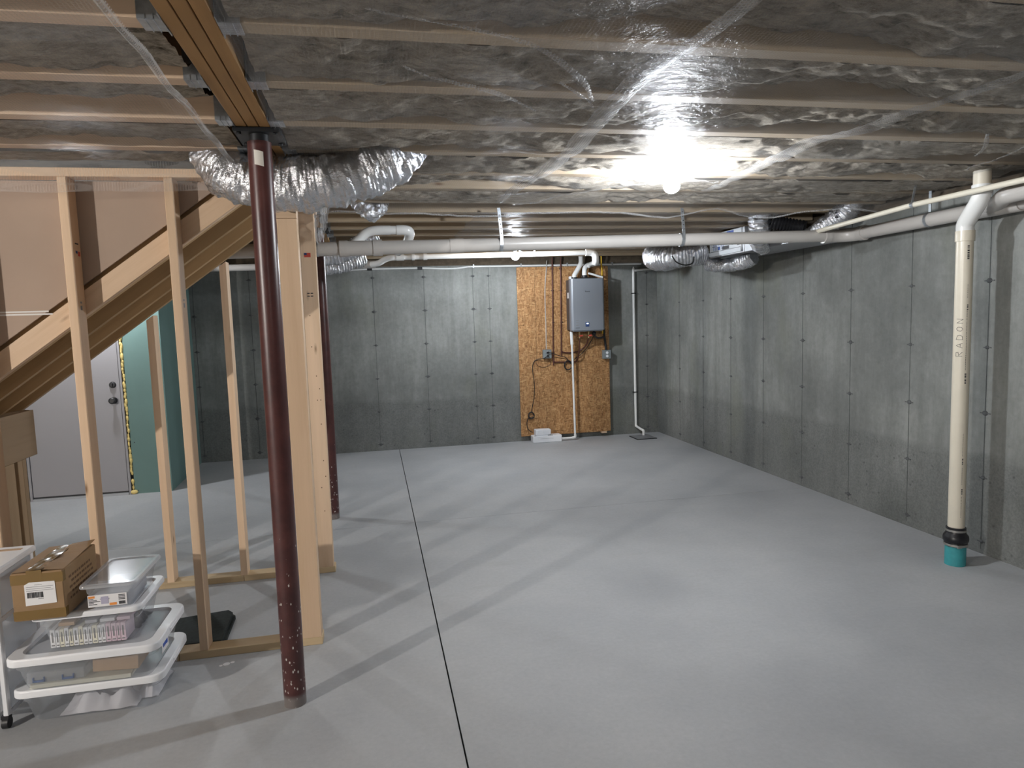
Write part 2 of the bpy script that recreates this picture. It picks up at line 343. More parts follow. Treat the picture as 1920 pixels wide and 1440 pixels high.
# ------------------------------------------------------------------ mesh builder
class MB:
    def __init__(s): s.bm = bmesh.new(); s.smooth = False; s.mi = 0
    def _mark(s, faces, smooth=False):
        for f in faces: f.smooth = smooth; f.material_index = s.mi
    def box(s, x0, x1, y0, y1, z0, z1, bev=0.0, mat=None, seg=1):
        c = Vector(((x0+x1)/2, (y0+y1)/2, (z0+z1)/2)); sz = (abs(x1-x0), abs(y1-y0), abs(z1-z0))
        r = bmesh.ops.create_cube(s.bm, size=1.0)
        vs = r['verts']
        for v in vs:
            v.co = Vector((v.co.x*sz[0], v.co.y*sz[1], v.co.z*sz[2]))
            if mat is not None: v.co = mat @ v.co
            v.co += c
        fs = set(f for v in vs for f in v.link_faces); s._mark(fs)
        if bev > 0:
            es = list(set(e for v in vs for e in v.link_edges))
            bmesh.ops.bevel(s.bm, geom=es, offset=bev, segments=seg, affect='EDGES', profile=0.5)
            s._mark([f for f in s.bm.faces if f.material_index == s.mi and not f.smooth], False)
        return s
    def poly(s, pts):
        vs = [s.bm.verts.new(p) for p in pts]; f = s.bm.faces.new(vs); s._mark([f]); return s
    def prism(s, pts, off):
        """extrude a planar outline by the vector off"""
        off = Vector(off); a = [s.bm.verts.new(Vector(p)) for p in pts]; b = [s.bm.verts.new(Vector(p)+off) for p in pts]
        n = len(pts); fs = [s.bm.faces.new(a), s.bm.faces.new(b[::-1])]
        for i in range(n): fs.append(s.bm.faces.new((a[i], b[i], b[(i+1) % n], a[(i+1) % n])))
        s._mark(fs); return s
    def loops(s, rings, cap0=True, cap1=True, smooth=True, closed=True):
        rows = [[s.bm.verts.new(p) for p in r] for r in rings]; fs = []
        n = len(rows[0])
        for a, b in zip(rows, rows[1:]):
            for i in range(n if closed else n-1):
                j = (i+1) % n; fs.append(s.bm.faces.new((a[i], a[j], b[j], b[i])))
        s._mark(fs, smooth); cf = []
        if cap0: cf.append(s.bm.faces.new(rows[0][::-1]))
        if cap1: cf.append(s.bm.faces.new(rows[-1]))
        s._mark(cf, False); return s
    def tube(s, path, r, seg=16, cap=True, smooth=True, closed_path=False):
        P = [Vector(p) for p in path]; n = len(P); rs = r if hasattr(r, '__len__') else [r]*n
        rings = []; up = None
        for i, p in enumerate(P):
            t = (P[min(i+1, n-1)]-P[max(i-1, 0)]).normalized()
            if up is None:
                up = Vector((0, 0, 1)) if abs(t.z) < 0.9 else Vector((1, 0, 0))
            side = t.cross(up)
            if side.length < 1e-4: side = t.cross(Vector((0, 1, 0)))
            side.normalize(); up = side.cross(t).normalized()
            rings.append([p + (side*math.cos(a)+up*math.sin(a))*rs[i] for a in (2*PI*k/seg for k in range(seg))])
        return s.loops(rings, cap, cap, smooth)
    def cyl(s, c, axis, r, l, seg=20, r2=None):
        c = Vector(c); a = Vector(axis).normalized()
        return s.tube([c, c+a*l], [r, r if r2 is None else r2], seg)
    def sphere(s, c, r, u=20, v=12, sc=(1, 1, 1)):
        rr = bmesh.ops.create_uvsphere(s.bm, u_segments=u, v_segments=v, radius=r)
        for q in rr['verts']: q.co = Vector((q.co.x*sc[0], q.co.y*sc[1], q.co.z*sc[2])) + Vector(c)
        s._mark(set(f for q in rr['verts'] for f in q.link_faces), True); return s
    def grid(s, fn, nu, nv, smooth=True):
        vs = [[s.bm.verts.new(fn(i/nu, j/nv)) for j in range(nv+1)] for i in range(nu+1)]; fs = []
        for i in range(nu):
            for j in range(nv): fs.append(s.bm.faces.new((vs[i][j], vs[i+1][j], vs[i+1][j+1], vs[i][j+1])))
        s._mark(fs, smooth); return s

def wloc(o):
    v = Vector((0, 0, 0))
    while o is not None: v += o.location; o = o.parent
    return v
def obj(name, mb, mat, parent=None, label=None, cat=None, group=None, kind=None, normals=True):
    bm = mb.bm
    if normals: bmesh.ops.recalc_face_normals(bm, faces=bm.faces[:])
    if parent is not None: org = wloc(parent)
    else:
        xs = [v.co.x for v in bm.verts]; ys = [v.co.y for v in bm.verts]; zs = [v.co.z for v in bm.verts]
        org = Vector(((min(xs)+max(xs))/2, (min(ys)+max(ys))/2, min(zs)))
        if kind == 'structure': org = Vector((0, 0, 0))
    for v in bm.verts: v.co -= org
    if len(bm.verts) < 4000:
        for e in bm.edges:
            if len(e.link_faces) == 2 and e.calc_face_angle(0) > 0.65: e.smooth = False
    me = bpy.data.meshes.new(name); bm.to_mesh(me); bm.free()
    for m in (mat if isinstance(mat, (list, tuple)) else [mat]): me.materials.append(m if not isinstance(m, str) else M[m])
    o = bpy.data.objects.new(name, me); COL.objects.link(o)
    if parent is not None: o.parent = parent
    else: o.location = org
    tag(o, label, cat, group, kind); return o
def tag(o, label=None, cat=None, group=None, kind=None):
    if label: o['label'] = label
    if cat: o['category'] = cat
    if group: o['group'] = group
    if kind: o['kind'] = kind
    return o
def thing(name, loc, label, cat, group=None):
    o = bpy.data.objects.new(name, None); COL.objects.link(o); o.location = loc
    o.empty_display_size = 0.05
    return tag(o, label, cat, group)
def text_mesh(body, size, ext=0.0005):
    cu = bpy.data.curves.new('txt', 'FONT'); cu.body = body; cu.size = size; cu.extrude = ext
    cu.align_x = 'CENTER'; cu.align_y = 'CENTER'; cu.resolution_u = 3
    t = bpy.data.objects.new('txt', cu); COL.objects.link(t)
    dg = bpy.context.evaluated_depsgraph_get(); dg.update()
    me = bpy.data.meshes.new_from_object(t.evaluated_get(dg)); bpy.data.objects.remove(t); return me
def text_part(name, body, size, org, xdir, ydir, mat, parent):
    me = text_mesh(body, size); x = Vector(xdir).normalized(); y = Vector(ydir).normalized(); z = x.cross(y)
    o0 = Vector(org)-wloc(parent)
    for v in me.vertices: v.co = o0 + x*v.co.x + y*v.co.y + z*v.co.z
    me.materials.clear(); me.materials.append(M[mat])
    o = bpy.data.objects.new(name, me); COL.objects.link(o); o.parent = parent; return o
def arc(c, a, b, r, n=8):
    """quarter turn around c from direction a to direction b"""
    c, a, b = Vector(c), Vector(a), Vector(b)
    return [c + a*(r*math.cos(t)) + b*(r*math.sin(t)) for t in (PI/2*k/n for k in range(n+1))]
def smooth_path(pts, n=8):
    """Catmull-Rom through the points"""
    P = [Vector(p) for p in pts]; P = [P[0]*2-P[1]] + P + [P[-1]*2-P[-2]]; out = []
    for i in range(1, len(P)-2):
        for k in range(n):
            t = k/n; a, b, c, d = P[i-1], P[i], P[i+1], P[i+2]
            out.append(0.5*((2*b)+(c-a)*t+(2*a-5*b+4*c-d)*t*t+(3*b-a-3*c+d)*t**3))
    out.append(P[-2]); return out
def nz(x, y, z=0.0): return noise.noise(Vector((x, y, z)))

# ================================================================== the setting
# floor: four slabs with the open control joints between them
mb = MB(); JX, JY = 0.252, 5.247
for x0, x1, y0, y1 in ((XL, JX-0.0035, YF, JY-0.002), (JX+0.0035, XR, YF, JY-0.002), (XL, JX-0.0035, JY+0.002, YB), (JX+0.0035, XR, JY+0.002, YB)):
    mb.box(x0, x1, y0, y1, -0.10, 0.0)
mb.mi = 1; mb.box(XL, XR, YF, YB, -0.14, -0.02)
fl = obj('floor', mb, ['floor', 'joint_gap'], kind='structure')
def wall(name, x0, x1, y0, y1, z0=0.0, z1=ZC, mat='concrete'):
    return obj(name, MB().box(x0, x1, y0, y1, z0, z1), mat, kind='structure')
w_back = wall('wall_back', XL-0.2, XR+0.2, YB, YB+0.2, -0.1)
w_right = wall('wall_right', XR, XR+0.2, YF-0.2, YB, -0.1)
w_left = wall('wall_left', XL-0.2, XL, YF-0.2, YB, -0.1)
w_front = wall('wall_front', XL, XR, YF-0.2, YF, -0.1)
ZR = [2.108-0.406*k for k in range(6)]
# form seams and tie marks belong to the pattern of the wall
mb = MB(); mt = MB()
for X in (-1.9989, -1.3825, -0.785, -0.58, 0.0291, 0.6398, 1.2432, 1.4441, 2.05, 2.66, 3.533):
    mb.box(X-0.0022, X+0.0022, YB-0.0015, YB+0.01, 0.05, ZC)
    for z in ZR:
        if z > 2.2: continue
        s = 0.013+0.006*random.random(); dx = 0.008*(random.random()-.5)
        mt.sphere((X+dx, YB, z), s, 8, 6, (1.15, 0.35, 0.85)); mt.box(X-s*1.9, X+s*1.9, YB-0.003, YB+0.01, z-0.004, z+0.003)
obj('form_seams', mb, 'seam', w_back); obj('tie_marks', mt, 'tie', w_back)
mb = MB(); mt = MB()
for i in range(-1, 16):
    Y = 7.1443-0.6096*i
    mb.box(XR-0.0015, XR+0.01, Y-0.0022, Y+0.0022, 0.03, ZC)
    for z in ZR:
        s = 0.013+0.006*random.random(); dy = 0.008*(random.random()-.5)
        mt.sphere((XR, Y+dy, z), s, 8, 6, (0.35, 1.15, 0.85)); mt.box(XR-0.003, XR+0.01, Y-s*1.9, Y+s*1.9, z-0.004, z+0.003)
obj('form_seams', mb, 'seam', w_right); obj('tie_marks', mt, 'tie', w_right)
# sill and rim boards on top of the concrete, subfloor above the joists
obj('trim_1', MB().box(XL, XR, YB+0.02, YB+0.06, ZC, ZT).box(XL, XR, YB-0.005, YB+0.15, ZC, ZC+0.04), 'rim_wood', kind='structure')
obj('trim_2', MB().box(XR+0.02, XR+0.06, YF, YB, ZC, ZT).box(XR-0.005, XR+0.15, YF, YB, ZC, ZC+0.04), 'rim_wood', kind='structure')
obj('trim_3', MB().box(XL-0.06, XL-0.02, YF, YB, ZC, ZT).box(XL, XR, YF-0.06, YF-0.02, ZC, ZT), 'rim_wood', kind='structure')
obj('ceiling', MB().box(XL-0.1, XR+0.1, YF-0.1, YB+0.1, ZT, ZT+0.03), 'subfloor', kind='structure')
# green board walls around the outside door
DY = 7.03
obj('wall_door', MB().box(-2.322, -1.985, DY, DY+0.0127, 0.0, ZT).box(XL, -3.24, DY, DY+0.0127, 0.0, ZT).box(-3.24, -2.322, DY, DY+0.0127, 2.10, ZT), 'green_board', kind='structure')
obj('wall_return', MB().prism([(-1.985, DY, 0), (-2.04, YB, 0), (-2.053, YB, 0), (-1.998, DY+0.013, 0)], (0, 0, ZT)), 'green_board', kind='structure')
scr = MB()
for x, z in ((-2.29, 0.03), (-2.03, 0.045), (-2.06, 0.95), (-2.06, 1.4), (-2.29, 0.5)):
    scr.cyl((x, DY-0.001, z), (0, 1, 0), 0.005, 0.004, 8)
obj('screw_heads', scr, 'ink', bpy.data.objects['wall_door'])
# the door
door = obj('door_1', MB().box(-3.19, -2.372, DY-0.012, DY+0.033, 0.035, 2.06, 0.003), 'door', kind='structure')
obj('door_frame', MB().box(-2.366, -2.348, DY-0.02, DY+0.06, 0.0, 2.10).box(-3.215, -3.195, DY-0.02, DY+0.06, 0.0, 2.10).box(-3.215, -2.348, DY-0.02, DY+0.06, 2.065, 2.10), 'door', door)
obj('threshold', MB().box(-3.19, -2.366, DY-0.03, DY+0.08, 0.0, 0.022), 'duct_grey', door)
obj('door_sweep', MB().box(-3.19, -2.372, DY-0.010, DY+0.02, 0.0225, 0.035), 'black_plastic', door)
kb = MB()
kb.tube([(-2.431, DY-0.012, 0.915), (-2.431, DY-0.018, 0.915), (-2.431, DY-0.022, 0.915), (-2.431, DY-0.045, 0.915), (-2.431, DY-0.055, 0.915), (-2.431, DY-0.07, 0.915), (-2.431, DY-0.078, 0.915)], [0.032, 0.032, 0.013, 0.013, 0.027, 0.030, 0.02], 20)
obj('door_knob', kb, 'black_plastic', door)
obj('deadbolt', MB().tube([(-2.431, DY-0.012, 1.062), (-2.431, DY-0.025, 1.062), (-2.431, DY-0.03, 1.062)], [0.031, 0.028, 0.02], 20).box(-2.437, -2.425, DY-0.045, DY-0.03, 1.045, 1.079, 0.003), 'black_plastic', door)
fb = MB(); zz = 0.02
while zz < 2.08:
    s = random.uniform(0.010, 0.019)
    if random.random() < 0.85: fb.sphere((-2.334+random.uniform(-0.004, 0.004), DY-0.002, zz), s, 8, 6, (0.8, 0.9, random.uniform(1.2, 2.4)))
    zz += random.uniform(0.018, 0.05)
fb.sphere((-2.325, DY-0.008, 0.02), 0.026, 10, 8, (1.3, 1, 0.8))
obj('spray_foam', fb, 'foam', door)
obj('gap_backing', MB().box(-2.348, -2.322, DY+0.012, DY+0.03, 0, 2.1), 'dark', door)

# ================================================================== ceiling framing
PER = 0.417; Y0J = 1.850; JW = 0.064
ORD = ['first', 'second', 'third', 'fourth', 'fifth', 'sixth', 'seventh', 'eighth', 'ninth', 'tenth', 'eleventh', 'twelfth', 'thirteenth', 'fourteenth', 'fifteenth', 'sixteenth']
BX0, BX1 = -0.463, -0.338
def joist(k, side):
    y = Y0J+PER*k
    if side == 'R':
        x0, x1 = BX1+0.003, XR-0.004
        if k <= 5: lab = {-2: 'pine floor joist just above the top edge of the view, right of the beam',
            -1: 'pine floor joist crossing the top right corner of the photo',
            0: 'pine joist right of the beam, nearest of the ones fully in view at the top',
            1: 'pine joist right of the beam, second in view from the top',
            2: 'pine joist right of the beam meeting it just in front of the red column',
            3: 'pine joist right of the beam directly in front of the hanging front bulb',
            4: 'pine joist right of the beam just behind the front bulb',
            5: 'last pine joist before the far edge of the plastic sheet'}[k]
        else: lab = 'bare floor joist beyond the insulation, %s one past the far edge of the plastic' % ORD[k-6]
    else:
        x0, x1 = XL+0.004, BX0-0.003
        lab = {-2: 'pine floor joist left of the beam, just above the view', -1: 'pine joist at the top left corner above the hanging plastic edge',
            0: 'pine joist left of the beam with upside-down printed letters on its underside',
            1: 'pine joist left of the beam, second in view from the top',
            2: 'brightly lit pine joist left of the beam with red stain spots',
            3: 'pine joist left of the beam, last one in front of the stud wall'}[k]
    t = thing('floor_joist', ((x0+x1)/2, y+JW/2, ZJ), lab, 'joist', 'floor joists')
    obj('board', MB().box(x0, x1, y, y+JW, ZJ, ZT-0.001, 0.002), 'joist_x' if side == 'R' else 'pine_x', t)
    # face-mount hanger against the beam
    h = MB(); sx = 1 if side == 'R' else -1; xb = BX1 if side == 'R' else BX0
    a, b2 = sorted((xb+sx*0.001, xb+sx*0.055))
    h.box(a, b2, y-0.003, y+JW+0.003, ZJ-0.004, ZJ-0.001)
    h.box(a, b2, y-0.004, y-0.001, ZJ-0.003, ZJ+0.11); h.box(a, b2, y+JW+0.001, y+JW+0.004, ZJ-0.003, ZJ+0.11)
    fa, fb_ = sorted((xb+sx*0.0008, xb+sx*0.0028))
    h.box(fa, fb_, y-0.032, y-0.002, ZJ-0.003, ZJ+0.12); h.box(fa, fb_, y+JW+0.002, y+JW+0.032, ZJ-0.003, ZJ+0.12)
    for q in (0.018, 0.036): h.box(min(xb+sx*q, xb+sx*(q+0.002)), max(xb+sx*q, xb+sx*(q+0.002)), y-0.006, y+JW+0.006, ZJ-0.006, ZJ+0.01)
    obj('joist_hanger', h, 'galv', t)
    return t
JT = {}
for k in range(-2, 16): JT['R', k] = joist(k, 'R')
for k in range(-2, 4): JT['L', k] = joist(k, 'L')
# upside-down print on the left joist nearest the top, red stains on the lit one
for txt, x in (('BOTTOM', -1.06), ('FOR BOT', -1.30)):
    text_part('printed_text', txt, 0.030, (x, Y0J+0.043, ZJ-0.0006), (-1, 0, 0), (0, 1, 0), 'ink_grey', JT['L', 0])
    text_part('printed_text', txt, 0.022, (x-0.02, Y0J+0.018, ZJ-0.0006), (-1, 0, 0), (0, 1, 0), 'ink_grey', JT['L', 0])
for x, s in ((-1.42, 0.016), (-1.49, 0.009), (-1.36, 0.006)):
    obj('red_stain', MB().cyl((x, Y0J+2*PER-0.0006, ZJ+0.03), (0, 1, 0), s, 0.001, 10), 'red', JT['L', 2])
# triple beam on the two steel columns
bm_ = thing('beam', ((BX0+BX1)/2, 3.0, ZJ), 'triple-ply golden brown timber beam running from top left over the red steel columns', 'beam')
for i in range(3):
    x0 = BX0+i*0.0425
    obj('ply', MB().box(x0, x0+0.0385, YF+0.02, YB-0.004, ZJ, ZT-0.001, 0.0015), 'beam_y', bm_)
# insulation batts, one in each bay
def batt_obj(k, side):
    y0 = Y0J+PER*k+JW+0.004; y1 = Y0J+PER*(k+1)-0.004
    if side == 'R':
        x0, x1 = BX1+0.03, XR-0.03
        lab = ['brown insulation batt at the very top edge, right of the beam', 'brown insulation batt under the topmost fold of plastic, right of the beam',
               'brown insulation batt behind the first full joist, right of the beam', 'brown insulation batt level with the last hanger before the red column',
               'brown insulation batt just in front of the glowing front bulb', 'brown insulation batt right above the glowing front bulb', 'brown insulation batt just behind the glowing front bulb', 'last brown insulation batt, sagging in front of the white drain pipe'][k+2]
    else:
        x0, x1 = XL+0.03, BX0-0.03
        lab = ['brown insulation batt at the very top left, left of the beam', 'brown insulation batt above the printed joist, left of the beam',
               'brown insulation batt just below the printed joist, left of the beam', 'brown insulation batt above the joist with the red stains, left of the beam',
               'brown insulation batt below the joist with the red stains, left of the beam', 'brown insulation batt right above the top plate of the stud wall'][k+2]
    nx = int((x1-x0)/0.016); s0 = k*3.7+(11 if side == 'R' else 40)
    if side == 'L' and k == 3: y1 = 3.322
    def fn(u, v):
        x = x0+(x1-x0)*u; y = y0+(y1-y0)*v; e = abs(2*v-1)
        z = ZJ+0.007 + 0.032*nz(x*1.1, s0) + 0.020*nz(x*4.5, y*4, s0) + 0.018*nz(x*11, y*14, s0) + 0.010*nz(x*24, y*30, s0+3) + 0.008*abs(nz(x*40, y*46, s0+4))
        z += 0.016*e**5*(0.4+nz(x*1.7, s0+5)) + 0.09*v**3*max(0, 1.8*nz(x*0.9, s0+9)-0.05) + 0.06*(1-v)**3*max(0, 1.8*nz(x*1.1, s0+19)-0.1)
        if k >= 3: z -= 0.016
        return Vector((x, y, max(z, (ZJ-0.010 if k >= 3 else ZJ-0.0015)+0.004*nz(x*20, y*20, 6)**2)))
    mb = MB(); mb.grid(fn, nx, 24)
    # top and sides so that the batt has its real thickness
    mb.box(x0, x1, y0+0.006, y1-0.006, ZJ+0.14, ZT-0.02)
    obj('insulation_batt', mb, 'batt', None, lab, 'insulation', 'insulation batts between the joists')
for k in range(-2, 6): batt_obj(k, 'R')
for k in range(-2, 4): batt_obj(k, 'L')

# ------------------------------------------------------------------ plastic sheets stapled under the joists
def sag(x, y):
    """droop of the film between the joists plus soft pulls"""
    ph = ((y-Y0J)/PER) % 1.0
    z = -0.014*math.sin(PI*min(1, max(0, (ph-0.15)/0.85)))*(0.6+nz(x*1.3, y*0.8, 3)) - 0.006
    z += 0.010*nz(x*3, y*3, 1)+0.006*abs(nz(x*8+y*5, y*8-x*3, 2))
    z -= 0.018*abs(nz(x*1.4, y*1.9, 8))
    if -0.4 < x and 3.1 < y < 4.5: z -= 0.009
    return min(z, -0.0025)
SEAMS = [(0.87, 0.014), (1.99, 0.012)]
def rsheet(u, v):
    yend = 4.43+0.10*nz(u*6, 2.0)-0.16*max(0, (u-0.80)/0.20)
    y = -3.0+(yend+3.0)*v; x = -0.325+0.010*nz(y*2.5, 4)+(XR-0.04+0.325)*u
    z = ZJ+sag(x, y)
    for sx, d in SEAMS:
        t = abs(x-sx-0.02*math.sin(y*1.7))
        if t < 0.12: z -= d*(1-t/0.12)**2*(0.7+0.6*nz(y*2, sx))
    # long tension folds running diagonally into the first seam
    for (ax, ay, bx, by, d) in ((0.14, 1.73, 0.80, 2.32, 0.022), (0.15, 2.02, 0.62, 2.40, 0.014), (0.55, 2.0, 0.80, 2.35, 0.012), (1.53, 3.3, 0.9, 3.55, 0.02), (1.53, 3.3, 2.1, 2.9, 0.018), (1.6, 3.35, 2.4, 3.8, 0.018), (1.5, 3.4, 0.5, 4.2, 0.02)):
        dx, dy = bx-ax, by-ay; L = math.hypot(dx, dy); tt = ((x-ax)*dx+(y-ay)*dy)/L/L
        if 0 < tt < 1:
            dist = abs((x-ax)*dy-(y-ay)*dx)/L
            if dist < 0.05: z -= d*(1-dist/0.05)**1.5*math.sin(PI*tt)
    # droop of the loose far edge over the drain pipe
    e = max(0, (v-0.93)/0.07); z -= 0.05*e**2*(0.7+nz(x*2.3, 7))
    return Vector((x, y, z))
sheet_r = obj('plastic_sheet', MB().grid(rsheet, 150, 240), 'film', None, 'clear woven plastic sheeting stapled under the joists right of the beam', 'plastic sheeting', normals=False)
def strip(points, wd, zoff=-0.004):
    P = smooth_path(points, 10)
    def fn(u, v):
        i = min(int(u*(len(P)-1)), len(P)-2); t = u*(len(P)-1)-i; p = P[i].lerp(P[i+1], t); d = (P[i+1]-P[i]).normalized()
        s = Vector((d.y, -d.x, 0)); ww = wd*(0.55+0.55*math.sin(PI*min(1, max(0, u)))+0.25*nz(u*9, p.x))
        x, y = p.x+s.x*ww*(v-.5), p.y+s.y*ww*(v-.5)
        q = rsheet((x+0.325)/(XR-0.04+0.325), min(1, (y+3.0)/7.43))
        return Vector((x, y, q.z+zoff-0.002*math.sin(PI*v)+0.003*nz(u*40, v*3)))
    return MB().grid(fn, 90, 5)
for nm, pts, wd in (('seam_fold', [(0.93, 1.45, 0), (0.86, 1.9, 0), (0.86, 2.35, 0), (0.885, 3.0, 0), (0.83, 3.7, 0), (0.80, 4.2, 0)], 0.085),
                    ('seam_fold', [(2.13, 1.75, 0), (2.05, 2.1, 0), (2.0, 2.5, 0), (1.93, 2.9, 0), (1.97, 3.8, 0)], 0.10),
                    ('tension_fold', [(0.02, 1.69, 0), (0.30, 1.78, 0), (0.52, 1.91, 0), (0.68, 2.1, 0), (0.78, 2.30, 0)], 0.020),
                    ('tension_fold', [(0.12, 2.02, 0), (0.38, 2.18, 0), (0.60, 2.40, 0)], 0.018),
                    ('tension_fold', [(0.60, 2.08, 0), (0.70, 2.2, 0), (0.80, 2.36, 0)], 0.015),
                    ('tension_fold', [(3.0, 2.55, 0), (3.12, 2.9, 0), (3.2, 3.2, 0)], 0.020),
                    ('tension_fold', [(2.6, 2.5, 0), (2.85, 2.75, 0), (2.95, 2.9, 0)], 0.018),
                    ('tension_fold', [(1.0, 4.2, 0), (1.3, 3.75, 0), (1.9, 3.5, 0)], 0.03),
                    ('tension_fold', [(2.55, 1.35, 0), (2.35, 1.55, 0), (2.1, 1.66, 0)], 0.022)):
    obj(nm, strip(pts, wd), 'film_fold', sheet_r, normals=False)
# loose flap hanging beside the doubled post
def flap(u, v):
    x = -0.305+0.10*u*(1-0.5*v)+0.012*nz(v*7, u*3); y = 4.22+0.03*nz(u*5, v*5, 2)+0.05*math.sin(u*9)
    return Vector((x, y, 2.285-0.25*v*(0.85+0.3*nz(u*4, 1))))
obj('hanging_flap', MB().grid(flap, 14, 20), 'film_fold', sheet_r, normals=False)
def rim_edge(u, v):
    p = rsheet(u, 1.0); return p+Vector((0, -0.012+0.024*v, -0.004-0.012*math.sin(PI*v)))
obj('far_hem', MB().grid(rim_edge, 150, 3), 'film_fold', sheet_r, normals=False)
def lsheet(u, v):
    xe = -0.500+0.012*nz(v*5, 9)-0.05*v
    x = XL+0.05+(xe-XL-0.05)*u; y = -3.0+6.29*v
    e = max(0, (u-0.985)/0.015)
    return Vector((x, y, ZJ+sag(x, y+7)-0.006-0.018*e*(1+nz(y*2, 3))))
sheet_l = obj('plastic_sheet', MB().grid(lsheet, 160, 150), 'film', None, 'clear woven plastic sheeting left of the beam, with a loose edge beside it', 'plastic sheeting', normals=False)
def lhem(u, v):
    q = lsheet(1.0, u); return q+Vector((-0.012+0.026*v, 0, -0.006-0.012*math.sin(PI*v)+0.006*nz(u*30, v)))
obj('loose_hem', MB().grid(lhem, 120, 3), 'film_fold', sheet_l, normals=False)
def ldrop(u, v):
    x = -3.0+2.42*u; q = lsheet((x-XL-0.05)/(-0.56-XL-0.05), 1.0)
    zb = 2.12+0.05*u+0.02*nz(x*3, 4)
    return Vector((x, 3.292-0.012*v+0.010*nz(x*4, v*3, 5)-0.01, q.z+(zb-q.z)*v))
obj('hanging_drop', MB().grid(ldrop, 90, 12), 'film', sheet_l, normals=False)
# far sheet beyond the drain pipe
def fsheet(u, v):
    y = 4.62+2.5*v; x = 0.74+2.35*u+0.03*nz(y*3, 1)
    return Vector((x, y, ZJ-0.004+sag(x, y)*1.2-0.02*abs(nz(x*3, y*2, 6))))
obj('plastic_sheet', MB().grid(fsheet, 80, 90), 'film', None, 'clear plastic sheeting under the joists beyond the white drain pipe', 'plastic sheeting', normals=False)

# ------------------------------------------------------------------ light bulbs
for i, (nm, p, power, col, lab) in enumerate(BULBS):
    t = thing(nm, (p[0], p[1], ZJ-0.02), lab, 'light bulb', 'bare bulbs of the basement')
    r = 0.040
    b = MB(); prof = [(0.0, 0.013), (0.006, 0.017), (0.014, 0.026), (0.026, 0.036), (0.040, 0.041), (0.054, 0.039), (0.066, 0.031), (0.074, 0.019), (0.078, 0.005)]
    z0 = p[2]+0.045
    b.tube([(p[0], p[1], z0-h) for h, _ in prof], [q for _, q in prof], 16)
    pass
    obj('glass_bulb', b, emit("bulb_glow_%d" % i, col, power*10), t)
    obj('lamp_socket', MB().tube([(p[0], p[1], z0), (p[0], p[1], z0+0.03)], 0.016, 14), 'duct_grey', t)
    obj('lampholder', MB().tube([(p[0], p[1], z0+0.03), (p[0], p[1], z0+0.045), (p[0], p[1], ZJ-0.004)], [0.024, 0.045, 0.052], 20), 'white_plastic', t)
    obj('pull_chain_arm', MB().tube([(p[0]+0.03, p[1], z0+0.03), (p[0]+0.075, p[1]-0.02, z0+0.0)], 0.005, 8), 'white_plastic', t)

# ================================================================== steel columns
def column(x, y, lab, detail=True):
    t = thing('steel_column', (x, y, 0), lab, 'column', 'red steel columns under the beam')
    r = 0.0445
    b = MB(); b.tube([(x, y, 0), (x, y, 0.04), (x, y, 2.265)], [r, r, r], 40)
    obj('post', b, 'column', t)
    obj('cap_plate', MB().box(x-0.085, x+0.085, y-0.06, y+0.15, 2.292, 2.3095, 0.002).tube([(x, y, 2.265), (x, y, 2.292)], 0.036, 24), 'black_steel', t)
    bl = MB()
    for sx in (-0.065, 0.065):
        for yy in (y-0.04, y+0.12): bl.cyl((x+sx, yy, 2.292), (0, 0, -1), 0.009, 0.008, 6)
    obj('bolts', bl, 'black_steel', t)
    if detail:
        tg = MB(); tg.grid(lambda u, v: Vector((x+(r+0.0012)*math.sin(-0.35+0.75*u), y-(r+0.0012)*math.cos(-0.35+0.75*u), 2.175+0.055*v-0.008*u)), 6, 2)
        obj('paper_tag', tg, 'paper', t)
    return t
column(-0.391, 2.822, 'dark red steel column in the foreground with white splatter near its foot')
column(-0.381, 5.57, 'dark steel column mostly hidden behind the doubled wooden post', False)

# ================================================================== stud walls under the stairs
def mark(par, x, y, z, w_, h, mat='ink', ax='y'):
    b = MB(); b.box(x, x+w_, y-0.0006, y, z, z+h) if ax == 'y' else b.box(x, x+0.0006, y, y+w_, z, z+h)
    return obj('stamp', b, mat, par)
YN = 3.332
sw = thing('stud_wall', (-1.2, YN+0.045, 0), 'near pine stud wall beside the plastic bins, in front of the stairs', 'stud wall')
obj('bottom_plate', MB().box(-3.2, -0.972, YN, YN+0.089, 0, 0.038, 0.002), 'treated_x', sw)
obj('bottom_plate', MB().box(-0.970, -0.315, YN, YN+0.089, 0, 0.038, 0.002), 'treated_x', sw)
obj('top_plate', MB().box(-3.2, -0.47, YN, YN+0.089, 2.236, 2.274, 0.002), 'pine_x', sw)
XS = [-1.305, -0.878, -1.694, -2.06, -2.47, -2.88]
for i, x in enumerate(XS):
    s = obj('stud', MB().box(x, x+0.038, YN, YN+0.089, 0.038, 2.236, 0.003), 'pine_z', sw)
    if i < 2:
        for zz, hh in ((1.66, 0.02), (1.69, 0.008)): mark(s, x+0.0381, YN+0.03, zz, 0.018, hh, 'ink_grey', 'x')
        if i == 0:
            mark(s, x+0.0381, YN+0.03, 1.91, 0.02, 0.012, 'navy', 'x'); mark(s, x+0.0381, YN+0.055, 1.90, 0.02, 0.02, 'red', 'x'); mark(s, x+0.0381, YN+0.03, 1.95, 0.035, 0.006, 'ink', 'x')
obj('end_post', MB().box(-0.408, -0.319, YN, YN+0.038, 0.038, 2.055, 0.002), 'pine_z', sw)
obj('end_post', MB().box(-0.408, -0.319, YN+0.039, YN+0.077, 0.038, 2.10, 0.002), 'pine_z', sw)
obj('blocking', MB().box(-0.455, -0.319, YN, YN+0.0375, 2.056, 2.094, 0.002), 'pine_x', sw)
obj('cripple', MB().box(-0.500, -0.462, YN, YN+0.089, 2.10, 2.236, 0.002), 'pine_z', sw)
YS = 4.322
sw2 = thing('stud_wall', (-1.2, YS+0.045, 0), 'far pine stud wall on the other side of the stairs', 'stud wall')
